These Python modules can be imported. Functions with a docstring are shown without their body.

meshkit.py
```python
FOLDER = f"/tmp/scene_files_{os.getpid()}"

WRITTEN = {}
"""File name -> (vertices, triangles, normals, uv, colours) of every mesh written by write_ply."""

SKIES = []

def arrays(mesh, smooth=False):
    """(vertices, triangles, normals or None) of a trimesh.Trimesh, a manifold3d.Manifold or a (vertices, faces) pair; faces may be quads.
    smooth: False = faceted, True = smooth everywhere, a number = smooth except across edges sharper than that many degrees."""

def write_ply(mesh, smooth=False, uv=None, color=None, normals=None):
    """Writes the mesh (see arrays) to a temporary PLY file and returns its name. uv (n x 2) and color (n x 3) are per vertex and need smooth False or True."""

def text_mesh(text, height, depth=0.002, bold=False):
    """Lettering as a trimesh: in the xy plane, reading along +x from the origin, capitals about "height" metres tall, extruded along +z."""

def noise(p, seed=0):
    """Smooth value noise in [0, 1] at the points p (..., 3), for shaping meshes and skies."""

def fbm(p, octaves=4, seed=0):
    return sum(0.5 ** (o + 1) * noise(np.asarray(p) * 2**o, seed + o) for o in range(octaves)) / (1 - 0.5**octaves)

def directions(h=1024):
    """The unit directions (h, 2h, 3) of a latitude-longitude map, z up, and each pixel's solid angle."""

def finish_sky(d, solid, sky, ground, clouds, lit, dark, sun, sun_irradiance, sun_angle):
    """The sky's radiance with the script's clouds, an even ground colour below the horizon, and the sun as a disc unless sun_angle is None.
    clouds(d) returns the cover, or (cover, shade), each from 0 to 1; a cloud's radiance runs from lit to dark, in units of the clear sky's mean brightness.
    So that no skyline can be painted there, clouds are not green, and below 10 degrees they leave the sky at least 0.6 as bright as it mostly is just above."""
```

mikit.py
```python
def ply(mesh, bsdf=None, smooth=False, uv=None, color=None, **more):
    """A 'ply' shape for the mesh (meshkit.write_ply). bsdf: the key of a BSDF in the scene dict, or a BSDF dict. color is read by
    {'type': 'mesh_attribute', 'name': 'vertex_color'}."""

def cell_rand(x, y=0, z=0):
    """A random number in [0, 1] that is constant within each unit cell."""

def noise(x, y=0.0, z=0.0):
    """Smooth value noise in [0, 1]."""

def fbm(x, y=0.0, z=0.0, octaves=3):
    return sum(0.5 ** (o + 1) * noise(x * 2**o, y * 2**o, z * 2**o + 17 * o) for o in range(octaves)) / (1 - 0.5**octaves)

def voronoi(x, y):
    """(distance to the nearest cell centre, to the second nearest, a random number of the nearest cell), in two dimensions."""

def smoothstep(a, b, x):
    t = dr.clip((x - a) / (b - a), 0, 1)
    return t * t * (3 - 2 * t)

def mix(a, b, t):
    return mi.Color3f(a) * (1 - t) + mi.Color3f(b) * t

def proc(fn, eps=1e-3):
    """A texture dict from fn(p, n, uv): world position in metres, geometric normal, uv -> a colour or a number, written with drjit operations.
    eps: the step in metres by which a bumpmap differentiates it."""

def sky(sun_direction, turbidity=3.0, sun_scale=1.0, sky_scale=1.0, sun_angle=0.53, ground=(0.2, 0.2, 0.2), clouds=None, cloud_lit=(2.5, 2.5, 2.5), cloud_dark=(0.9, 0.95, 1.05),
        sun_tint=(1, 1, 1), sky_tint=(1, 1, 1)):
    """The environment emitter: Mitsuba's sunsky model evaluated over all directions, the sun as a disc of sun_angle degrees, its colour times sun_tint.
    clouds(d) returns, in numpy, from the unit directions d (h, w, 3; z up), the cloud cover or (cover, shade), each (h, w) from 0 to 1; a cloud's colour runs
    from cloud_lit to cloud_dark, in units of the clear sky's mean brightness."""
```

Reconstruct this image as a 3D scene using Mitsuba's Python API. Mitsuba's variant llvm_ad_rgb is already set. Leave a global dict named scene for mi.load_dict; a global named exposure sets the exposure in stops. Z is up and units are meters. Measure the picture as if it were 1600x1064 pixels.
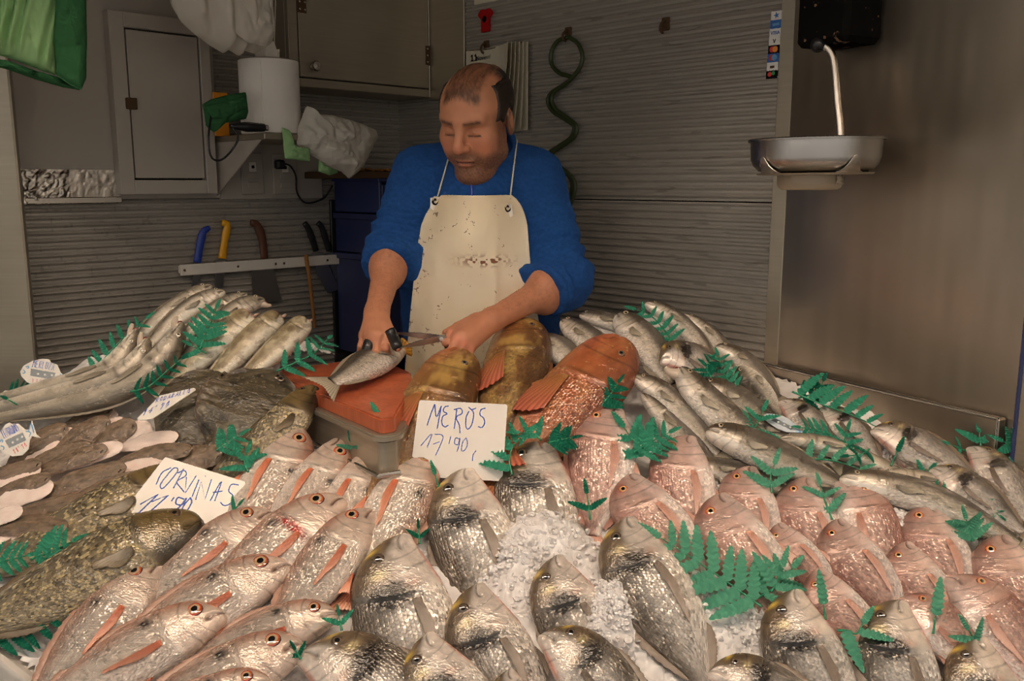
import math, random
import numpy as np, trimesh, shapely.geometry as sg
import mitsuba as mi, drjit as dr
import mikit, meshkit
from mikit import proc, noise, fbm, voronoi, cell_rand, smoothstep, mix

T = mi.ScalarTransform4f
scene, labels = {}, {}
rng = np.random.default_rng(11)

# ------------------------------------------------------------------ camera, lights, exposure
FPX, PITCH = 1400.0, math.radians(10.0)
CAM = np.array([0.0, 0.0, 1.40])
CF = np.array([0, math.cos(PITCH), -math.sin(PITCH)])
CR = np.array([1.0, 0, 0])
CU = np.array([0, math.sin(PITCH), math.cos(PITCH)])
scene['camera'] = {'type': 'perspective', 'fov': 2 * math.degrees(math.atan(800 / FPX)), 'fov_axis': 'x', 'near_clip': 0.05, 'far_clip': 60.0,
                   'to_world': T().look_at(origin=CAM.tolist(), target=(CAM + CF).tolist(), up=[0, 0, 1])}
exposure = 2.58
HALL = [0.105, 0.098, 0.089]           # the market hall behind the photographer
scene['hall_light'] = {'type': 'constant', 'radiance': {'type': 'rgb', 'value': HALL}}
LAMP = [15.5, 12.6, 9.9]           # warm tubes hung over the fish counter
SPOT = [235.0, 186.0, 141.0]


def C(r, g, b):
    return [((x / 255) / 12.92 if x / 255 <= 0.04045 else ((x / 255 + 0.055) / 1.055) ** 2.4) for x in (r, g, b)]


# ------------------------------------------------------------------ helpers
def nrm(v):
    v = np.asarray(v, float)
    return v / (np.linalg.norm(v, axis=-1, keepdims=True) + 1e-12)


def numbered(name):
    k, i = name, 0
    while k in scene or k in labels or any(q.startswith(k + '__') for q in KEYS.get(name, ())):
        i += 1
        k = f'{name}_{i:03d}'
    KEYS.setdefault(name, []).append(k + '__')
    return k


KEYS = {}
SOLID = {}            # plain colours share three BSDFs and carry the colour per vertex


def packed(rgb):
    """colour of a vertex as a uv pair (the shared BSDFs unpack it), so that equal materials stay one BSDF"""
    q = np.round(np.clip(np.asarray(rgb, float), 0, 1) ** (1 / 2.2) * 255)
    return np.stack([q[:, 0] * 256 + q[:, 1], q[:, 2]], -1)


def unpack(p, n, uv):
    u = dr.floor(uv.x + 0.5)
    r = dr.floor(u / 256.0 + 1e-4)
    c = mi.Color3f(r, u - 256.0 * r, dr.floor(uv.y + 0.5)) / 255.0
    return dr.power(dr.maximum(c, 0), 2.2)


def put(mesh, bsdf, smooth=False, uv=None, color=None, **more):
    if isinstance(bsdf, str) and bsdf in SOLID:
        cls, col = SOLID[bsdf]
        v, f, n = meshkit.arrays(mesh, smooth)
        path = meshkit.write_ply((v, f), False, packed(np.tile(np.asarray(col, float), (len(v), 1))), None, normals=n)
        return {'type': 'ply', 'filename': path, 'face_normals': n is None, 'bsdf': {'type': 'ref', 'id': cls}, **more}
    return mikit.ply(mesh, bsdf, smooth=smooth, uv=uv, color=color, **more)



def obj(name, mesh, bsdf, parent=None, smooth=False, uv=None, color=None, **more):
    """one entry of the scene; parent is the key of the thing or part it belongs to"""
    base = f'{parent}__{name}' if parent else name
    k, i = base, 0
    while k in scene:
        i += 1
        k = f'{base}_{i:03d}'
    scene[k] = mesh if isinstance(mesh, dict) else put(mesh, bsdf, smooth=smooth, uv=uv, color=color, **more)
    return k


def thing(name, label, cat, group=None):
    k = numbered(name)
    labels[k] = {'label': label, 'category': cat}
    if group:
        labels[k]['group'] = group
    return k


def solo(name, mesh, bsdf, label, cat, group=None, **kw):
    k = numbered(name)
    scene[k] = put(mesh, bsdf, **kw)
    labels[k] = {'label': label, 'category': cat}
    if group:
        labels[k]['group'] = group
    return k


def struct(name, mesh, bsdf, label=None, **kw):
    scene[name] = put(mesh, bsdf, **kw)
    labels[name] = {'label': label or name.replace('_', ' '), 'kind': 'structure', 'category': name.split('_')[0]}
    return name


def raydir(px, py):
    return CF + (px - 800) / FPX * CR + (532 - py) / FPX * CU


def atY(px, py, Y):
    d = raydir(px, py)
    return CAM + d * (Y / d[1])


def onplane(px, py, p0, n):
    d = raydir(px, py)
    n = np.asarray(n, float)
    return CAM + d * (np.dot(np.asarray(p0) - CAM, n) / np.dot(d, n))


def cat(*ms):
    ms = [m for m in ms if m is not None]
    return trimesh.util.concatenate([m if isinstance(m, trimesh.Trimesh) else trimesh.Trimesh(*m, process=False) for m in ms])


def frame(o, x, y, z):
    m = np.eye(4)
    m[:3, 0], m[:3, 1], m[:3, 2], m[:3, 3] = x, y, z, o
    return m


def cbox(size, c=0.003, M=None, at=None):
    """box with chamfered edges, centred"""
    h = np.asarray(size, float) / 2
    c = min(c, h.min() * 0.49)
    pts = []
    for s in np.array(np.meshgrid([-1, 1], [-1, 1], [-1, 1])).T.reshape(-1, 3):
        for k in range(3):
            q = h - c
            q[k] = h[k]
            pts.append(s * q)
    m = trimesh.convex.convex_hull(np.array(pts))
    if at is not None:
        m.apply_translation(at)
    if M is not None:
        m.apply_transform(M)
    return m


def tube(pts, r, n=10, closed=False):
    p = np.asarray(pts, float)
    r = np.broadcast_to(np.asarray(r, float), (len(p),))
    t = np.gradient(p, axis=0)
    if closed:
        t = np.roll(p, -1, 0) - np.roll(p, 1, 0)
    t = nrm(t)
    a = np.array([0, 0, 1.0]) if abs(t[0][2]) < 0.9 else np.array([1.0, 0, 0])
    A = []
    for k in range(len(p)):
        a = nrm(a - t[k] * np.dot(a, t[k]))
        A.append(a)
    A = np.array(A)
    B = np.cross(t, A)
    th = np.arange(n) * 2 * np.pi / n
    v = p[:, None] + r[:, None, None] * (np.cos(th)[None, :, None] * A[:, None] + np.sin(th)[None, :, None] * B[:, None])
    m = len(p)
    i, j = np.meshgrid(np.arange(m if closed else m - 1), np.arange(n), indexing='ij')
    i2 = (i + 1) % m
    q = np.stack([i * n + j, i * n + (j + 1) % n, i2 * n + (j + 1) % n, i2 * n + j], -1).reshape(-1, 4)
    f = np.vstack([q[:, [0, 1, 2]], q[:, [0, 2, 3]]])
    v = v.reshape(-1, 3)
    if not closed:
        v = np.vstack([v, p[:1], p[-1:]])
        jj = np.arange(n)
        f = np.vstack([f, np.stack([jj * 0 + m * n, (jj + 1) % n, jj], 1), np.stack([jj * 0 + m * n + 1, (m - 1) * n + jj, (m - 1) * n + (jj + 1) % n], 1)])
    return trimesh.Trimesh(v, f, process=False)


def spline(pts, n):
    """Catmull-Rom through pts, n samples even in arc length"""
    p = np.asarray(pts, float)
    if len(p) == 2:
        return p[0] + np.linspace(0, 1, n)[:, None] * (p[1] - p[0])
    q = np.vstack([2 * p[0] - p[1], p, 2 * p[-1] - p[-2]])
    out = []
    for k in range(1, len(q) - 2):
        t = np.linspace(0, 1, 24, endpoint=False)[:, None]
        a, b, c, d = q[k - 1], q[k], q[k + 1], q[k + 2]
        out.append(0.5 * (2 * b + (c - a) * t + (2 * a - 5 * b + 4 * c - d) * t ** 2 + (3 * b - a - 3 * c + d) * t ** 3))
    o = np.vstack(out + [p[-1:]])
    s = np.r_[0, np.cumsum(np.linalg.norm(np.diff(o, axis=0), axis=1))]
    u = np.linspace(0, s[-1], n)
    return np.stack([np.interp(u, s, o[:, k]) for k in range(o.shape[1])], 1)


def lathe(prof, n=40, M=None):
    """prof: (r, z) pairs, revolved about z"""
    pr = np.asarray(prof, float)
    th = np.arange(n) * 2 * np.pi / n
    v = np.stack([pr[:, None, 0] * np.cos(th), pr[:, None, 0] * np.sin(th), np.broadcast_to(pr[:, None, 1], (len(pr), n))], -1).reshape(-1, 3)
    i, j = np.meshgrid(np.arange(len(pr) - 1), np.arange(n), indexing='ij')
    q = np.stack([i * n + j, i * n + (j + 1) % n, (i + 1) * n + (j + 1) % n, (i + 1) * n + j], -1).reshape(-1, 4)
    m = trimesh.Trimesh(v, np.vstack([q[:, [0, 1, 2]], q[:, [0, 2, 3]]]), process=False)
    if M is not None:
        m.apply_transform(M)
    return m


def grid_faces(n, m, wrap=False):
    i, j = np.meshgrid(np.arange(n - 1), np.arange(m if wrap else m - 1), indexing='ij')
    j2 = (j + 1) % m
    q = np.stack([i * m + j, i * m + j2, (i + 1) * m + j2, (i + 1) * m + j], -1).reshape(-1, 4)
    return np.vstack([q[:, [0, 1, 2]], q[:, [0, 2, 3]]])


def sheet(P, thick=0.002):
    """grid of points (n, m, 3) as a thin closed sheet"""
    n, m = P.shape[:2]
    du, dv = np.gradient(P, axis=0), np.gradient(P, axis=1)
    N = nrm(np.cross(du, dv)) * (np.broadcast_to(thick, (n, m))[..., None] / 2)
    v = np.vstack([(P + N).reshape(-1, 3), (P - N).reshape(-1, 3)])
    f = grid_faces(n, m)
    k = n * m
    idx = np.arange(k).reshape(n, m)
    edge = np.concatenate([idx[0, :-1], idx[:-1, -1], idx[-1, :0:-1], idx[:0:-1, 0]])
    e2 = np.roll(edge, -1)
    side = np.vstack([np.stack([edge, e2, e2 + k], 1), np.stack([edge, e2 + k, edge + k], 1)])
    return trimesh.Trimesh(v, np.vstack([f, f[:, ::-1] + k, side[:, ::-1]]), process=False)


def plate(poly, thick, M=None, z0=0.0):
    """2-D outline extruded by thick along z"""
    m = trimesh.creation.extrude_polygon(poly if isinstance(poly, sg.Polygon) else sg.Polygon(poly), thick, engine='earcut')
    m.apply_translation([0, 0, z0])
    if M is not None:
        m.apply_transform(M)
    return m


def surface_net(fn, lo, hi, h, block=10):
    """smooth mesh of fn(points) = 0 (negative inside); only blocks near the surface are evaluated"""
    lo, hi = np.asarray(lo, float), np.asarray(hi, float)
    nb = np.ceil((hi - lo) / (h * block)).astype(int)
    N = nb * block
    bc = np.stack(np.meshgrid(*[(np.arange(n) + 0.5) * h * block for n in nb], indexing='ij'), -1).reshape(-1, 3) + lo
    cv = fn(bc)
    V = np.repeat(np.repeat(np.repeat(cv.reshape(nb), block, 0), block, 1), block, 2).astype(np.float32)
    act = np.abs(cv) < h * block * 1.35 + 0.012
    loc = np.stack(np.meshgrid(*[np.arange(block)] * 3, indexing='ij'), -1).reshape(-1, 3)
    ids = np.stack(np.unravel_index(np.nonzero(act)[0], nb), 1)
    for c in range(0, len(ids), 400):
        gi = (ids[c:c + 400, None] * block + loc[None]).reshape(-1, 3)
        V[gi[:, 0], gi[:, 1], gi[:, 2]] = fn(gi * h + lo)
    S = V < 0
    cnt = np.zeros(tuple(N - 1), np.int8)
    for a, b, c in np.ndindex(2, 2, 2):
        cnt += S[a:N[0] - 1 + a, b:N[1] - 1 + b, c:N[2] - 1 + c]
    cell = np.argwhere((cnt > 0) & (cnt < 8))
    vid = -np.ones(tuple(N - 1), np.int32)
    vid[cell[:, 0], cell[:, 1], cell[:, 2]] = np.arange(len(cell))
    acc, num = np.zeros((len(cell), 3)), np.zeros((len(cell), 1))
    corners = np.array(list(np.ndindex(2, 2, 2)))
    val = np.stack([V[tuple((cell + k).T)] for k in corners], 1)
    for a in range(8):
        for b in range(a + 1, 8):
            if np.abs(corners[a] - corners[b]).sum() != 1:
                continue
            x = (val[:, a] < 0) != (val[:, b] < 0)
            t = np.where(x, val[:, a] / np.where(x, val[:, a] - val[:, b], 1), 0)
            acc += np.where(x[:, None], corners[a] + t[:, None] * (corners[b] - corners[a]), 0)
            num += x[:, None]
    v = (cell + acc / num) * h + lo
    F = []
    for ax in range(3):
        u, w = (ax + 1) % 3, (ax + 2) % 3
        s0 = [slice(None)] * 3
        s1 = [slice(None)] * 3
        s0[ax], s1[ax] = slice(0, -1), slice(1, None)
        e = np.argwhere(S[tuple(s0)] != S[tuple(s1)])
        e = e[(e[:, u] > 0) & (e[:, w] > 0) & (e[:, u] < N[u] - 1) & (e[:, w] < N[w] - 1)]
        flip = S[tuple(e.T)]
        du, dw = np.eye(3, dtype=int)[u], np.eye(3, dtype=int)[w]
        q = np.stack([vid[tuple((e - du - dw).T)], vid[tuple((e - dw).T)], vid[tuple(e.T)], vid[tuple((e - du).T)]], 1)
        q = np.where(flip[:, None], q, q[:, ::-1])
        F.append(q[(q >= 0).all(1)])
    q = np.vstack(F)
    return trimesh.Trimesh(v, np.vstack([q[:, [0, 1, 2]], q[:, [0, 2, 3]]]), process=False)


def smin(a, b, k):
    h = np.maximum(k - np.abs(a - b), 0) / k
    return np.minimum(a, b) - h * h * k * 0.25


def smax(a, b, k):
    return -smin(-a, -b, k)


def sph(p, c, r):
    return np.linalg.norm(p - np.asarray(c), axis=-1) - r


def ell(p, c, r):
    r = np.asarray(r, float)
    q = (p - np.asarray(c)) / r
    k0 = np.linalg.norm(q, axis=-1)
    return k0 * (k0 - 1) / (np.linalg.norm(q / r, axis=-1) + 1e-9)


def cap(p, a, b, ra, rb=None):
    rb = ra if rb is None else rb
    a, b = np.asarray(a, float), np.asarray(b, float)
    d = b - a
    t = np.clip(((p - a) @ d) / (d @ d), 0, 1)
    return np.linalg.norm(p - a - t[..., None] * d, axis=-1) - (ra + (rb - ra) * t)


def lerp_tab(x, xs, ys):
    return np.interp(x, xs, ys)


def sstep(a, b, x):
    t = np.clip((x - a) / (b - a), 0, 1)
    return t * t * (3 - 2 * t)


# ------------------------------------------------------------------ materials
def two(b):
    return {'type': 'twosided', 'bsdf': b}


def pr(col, rough=0.5, metal=0.0, spec=0.5, **k):
    return {'type': 'principled', 'base_color': col if isinstance(col, dict) else {'type': 'rgb', 'value': list(col)}, 'roughness': rough, 'metallic': metal, 'specular': spec, **k}


def mat(name, col, rough=0.5, metal=0.0, spec=0.5, bump=None, bscale=1.0, eps=1e-3, **k):
    b = pr(col, rough, metal, spec, **k)
    if bump is not None:
        b = {'type': 'bumpmap', 'arbitrary': proc(bump, eps), 'scale': bscale, 'bsdf': b}
    scene[name] = two(b)


VC = {'type': 'mesh_attribute', 'name': 'vertex_color'}
PK = proc(unpack)


def brushed(dark, light, vertical=True):
    def fn(p, n, uv):
        a = noise(p.x * 9 + p.y * 9, p.z * 220.0) if not vertical else noise(p.x * 260 + p.y * 200, p.z * 6.0)
        b = fbm(p.x * 3.1 + p.y * 2.7, p.z * 2.6, 3.0)
        return mix(dark, light, dr.clip(0.12 * a + 0.9 * b - 0.05, 0, 1))
    return proc(fn)


def rib_col(p, n, uv):
    d = fbm(p.x * 4 + p.y * 3, p.z * 4, 2.0)
    s = smoothstep(0.83, 0.9, noise(p.x * 90 + p.y * 70, p.z * 90))
    right = dr.select(p.x + p.y > CORNER_SUM, 1.0, 0.0)
    return mix(mix(C(140, 134, 126), C(165, 159, 150), d), mix(C(132, 119, 98), C(160, 145, 120), d), right) * (1 - 0.25 * s)


CORNER_SUM = 2.98     # x + y of the corner: beyond it lies the right wall
scene['matte'] = two({'type': 'diffuse', 'reflectance': PK})
scene['satin'] = two(pr(PK, 0.38, 0.0, 0.5))
scene['eye_wet'] = two(pr(PK, 0.08, 0.0, 0.9))
scene['metal'] = two({'type': 'roughconductor', 'specular_reflectance': PK, 'alpha': 0.18, 'material': 'none'})
mat('steel', brushed(C(132, 122, 106), C(184, 174, 156), False), 0.4, 0.7)
mat('steel_wall', brushed(C(98, 88, 76), C(212, 200, 184)), 0.32, 0.9, bump=lambda p, n, uv: fbm(p.x * 3 + p.y * 5, p.z * 3, 1.0) + 0.012 * noise(p.x * 300 + p.y * 200, p.z * 8), bscale=0.006)
mat('ribs', proc(rib_col), 0.4, 0.25)
for name, cls, col in [('steel_bright', 'metal', (205, 198, 190)), ('blade', 'metal', (190, 188, 184)), ('tape_silver', 'metal', (190, 182, 170)), ('pan_steel', 'metal', (186, 182, 178)), ('panel_paint', 'satin', (160, 152, 142)), ('door_paint', 'satin', (164, 156, 146)),
                       ('dark_gap', 'matte', (28, 26, 24)), ('floor_tile', 'satin', (82, 78, 72)), ('ceiling_paint', 'matte', (120, 114, 104)), ('black_plastic', 'satin', (24, 24, 26)), ('black_rubber', 'satin', (20, 20, 22)), ('navy_plastic', 'satin', (36, 44, 84)),
                       ('blue_plastic', 'satin', (38, 62, 150)), ('crate_blue', 'satin', (36, 46, 92)), ('yellow_plastic', 'satin', (226, 160, 22)), ('brown_wood', 'satin', (84, 52, 36)), ('ochre_wood', 'matte', (150, 104, 60)), ('white_plastic', 'satin', (214, 208, 198)), ('paper', 'matte', (229, 222, 210)),
                       ('calendar_paper', 'matte', (206, 198, 176)), ('paper_roll', 'matte', (220, 214, 206)), ('card', 'satin', (230, 222, 211)), ('clear_card', 'satin', (196, 202, 206)), ('ink_blue', 'satin', (30, 66, 160)), ('ink_pale', 'satin', (92, 116, 170)), ('ink_red', 'satin', (200, 60, 66)),
                       ('ink_black', 'matte', (24, 24, 26)), ('sign_blue', 'satin', (92, 146, 190)), ('sign_grey', 'satin', (120, 126, 130)), ('red_cloth', 'matte', (170, 32, 34)), ('blue_print', 'satin', (36, 92, 168)), ('red_print', 'satin', (190, 40, 34)), ('orange_print', 'satin', (222, 140, 40)),
                       ('green_print', 'satin', (40, 140, 70)), ('white_print', 'satin', (228, 226, 220)), ('hose_green', 'satin', (48, 58, 30)), ('rusty', 'matte', (84, 66, 50)), ('cord', 'matte', (206, 196, 176)), ('trousers', 'matte', (40, 42, 48)), ('tray_white', 'satin', (216, 206, 194)),
                       ('gill_red', 'satin', (176, 44, 36)), ('fern_stem', 'satin', (24, 120, 84)), ('scale_base', 'satin', (164, 148, 126))]:
    SOLID[name] = (cls, C(*col))
scene['thin_sheet'] = {'type': 'bumpmap', 'arbitrary': proc(lambda p, n, uv: fbm(p.x * 45 + p.y * 20, p.y * 30, p.z * 22, 3)), 'scale': 0.008,
                       'bsdf': {'type': 'principledthin', 'base_color': PK, 'roughness': 0.36, 'diff_trans': 0.65, 'spec_trans': 0.0, 'eta': 1.45}}
for name, col in [('bag_green', (164, 204, 146)), ('bag_dkgreen', (62, 112, 72)), ('bag_white', (226, 220, 208)), ('fern_leaf', (58, 138, 110)), ('fern_leaf_pale', (88, 156, 128)), ('fern_leaf_dark', (32, 104, 82))]:
    SOLID[name] = ('thin_sheet', C(*col))
mat('skin', VC, 0.48, spec=0.4, bump=lambda p, n, uv: fbm(p.x * 400, p.y * 400, p.z * 400), bscale=0.0012, eps=5e-4)
mat('fleece', proc(lambda p, n, uv: mix(C(22, 56, 108), C(34, 78, 140), fbm(p.x * 150, p.y * 150, p.z * 150))), 0.9, spec=0.15, sheen=0.6,
    bump=lambda p, n, uv: fbm(p.x * 260, p.y * 260, p.z * 260), bscale=0.003, eps=6e-4)


def apron_col(p, n, uv):
    u, v = uv.x, uv.y                      # metres across and down the cloth
    base = mix(C(226, 214, 190), C(206, 188, 154), fbm(u * 6, v * 5, 1.0))
    base = mix(base, C(196, 160, 104), 0.5 * smoothstep(0.5, 0.75, fbm(u * 9 + 4, v * 9, 5.0)) * smoothstep(0.10, 0.28, v))
    sp, s2, r = voronoi(u * 66 + 1.1 * noise(u * 170, v * 170), v * 46 + 1.1 * noise(v * 170, u * 170))
    edge = smoothstep(-0.03, -0.15, u)     # splashes are thickest near its left side
    q = (r - 0.80 + 0.20 * edge) * 3.0
    spots = smoothstep(0.28 * q + 0.03, 0.2 * q, sp) * smoothstep(0.0, 0.05, q)
    base = mix(base, C(112, 84, 58), 0.8 * spots)
    st = dr.exp(-dr.square((u - 0.02) / 0.05) - dr.square((v - 0.16) / 0.012)) * smoothstep(0.45, 0.6, noise(u * 160, v * 160))
    return mix(base, C(120, 74, 48), dr.clip(st * 1.5, 0, 1))


mat('apron_cloth', proc(apron_col), 0.45, spec=0.5, bump=lambda p, n, uv: fbm(uv.x * 14, uv.y * 9, 3.0), bscale=0.010)
mat('board_red', proc(lambda p, n, uv: mix(C(150, 72, 44), C(178, 92, 58), fbm(p.x * 20, p.y * 20, 1.0)) * (0.9 + 0.2 * noise(p.x * 160, p.y * 160))), 0.28, spec=0.6,
    bump=lambda p, n, uv: fbm(p.x * 40, p.y * 40, 2.0), bscale=0.004)
mat('ice', proc(lambda p, n, uv: mix(C(222, 214, 208), C(244, 240, 236), fbm(p.x * 60, p.y * 60, p.z * 60))), 0.2, spec=0.8,
    bump=lambda p, n, uv: fbm(p.x * 170, p.y * 170, p.z * 170, 3), bscale=0.006, eps=8e-4)


# --- fish skin. uv: x = place from snout (0) to tail (0.86) + 2 * number of the fish, y = angle round the body / pi (0 back, 1 belly) + 4 * kind
KINDS = ['gilthead', 'snapper', 'besugo', 'corvina', 'grouper', 'bass', 'hake', 'gutted']
OPERC = [.275, .27, .26, .25, .32, .24, .24, .16]
SCALES = [58, 60, 70, 84, 90, 80, 110, 100]
ROUND = [33, 34, 33, 31, 40, 26, 26, 29]          # scales from back to belly
GLINT = [1.0, .5, .9, .6, .4, .65, .45, .4]


def pick(k, tab):
    out = mi.Float(tab[0])
    for i in range(1, len(tab)):
        out = dr.select(k > i - 0.5, tab[i], out)
    return out


def fish_uv(uv):
    fid, k = dr.floor(uv.x / 2.0 + 0.25), dr.floor(uv.y / 4.0)
    s, t = uv.x - 2.0 * fid, uv.y - 4.0 * k
    return fid, k, s, t, dr.cos(math.pi * t)


def scale_cell(s, t, k, a):
    x0 = (s - pick(k, OPERC) + 0.05 * a * a - 0.012) * pick(k, SCALES) * 1.16
    y0 = t * pick(k, ROUND)
    r = dr.floor(y0)
    x = x0 + 0.5 * (r - 2 * dr.floor(r / 2))
    fy = y0 - r
    w = x + 0.55 * dr.square(2 * fy - 1)
    i = dr.floor(w)
    return x0, i, r, w - i, fy


def scale_bump(p, n, uv):
    fid, k, s, t, a = fish_uv(uv)
    x0, i, r, fx, fy = scale_cell(s, t, k, a)
    body = smoothstep(-0.5, 1.5, x0)
    tilt = (cell_rand(i, r, 3) - 0.5) * (fy - 0.5) * 3.4 + (cell_rand(i, r, 4) - 0.5) * fx * 1.2
    h = (1 - fx) * 0.9 + tilt
    return h * body * dr.select(k > 5.5, 0.35, 1.0) + (0.9 * fbm(p.x * 150, p.y * 150, p.z * 150) + 0.5 * noise(p.x * 420, p.y * 420, p.z * 420)) * (1 - body)


def glint(p, n, uv):
    fid, k, s, t, a = fish_uv(uv)
    x0, i, r, fx, fy = scale_cell(s, t, k, a)
    body = smoothstep(-0.5, 1.5, x0)
    g = smoothstep(0.5, 1.0, cell_rand(i, r, 1)) * smoothstep(0.95, 0.6, fx)
    m = smoothstep(0.35, 0.7, fbm(p.x * 28, p.y * 28, p.z * 28))
    dk = dr.select(k < 0.5, 1 - dr.exp(-dr.square((s - .276) / .06) - dr.square((a - .16) / .55)), 1.0)
    return dr.clip(dk * pick(k, GLINT) * ((0.10 + 0.8 * g * m) * body + 0.16 * m * (1 - body)), 0, 0.85)


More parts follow.
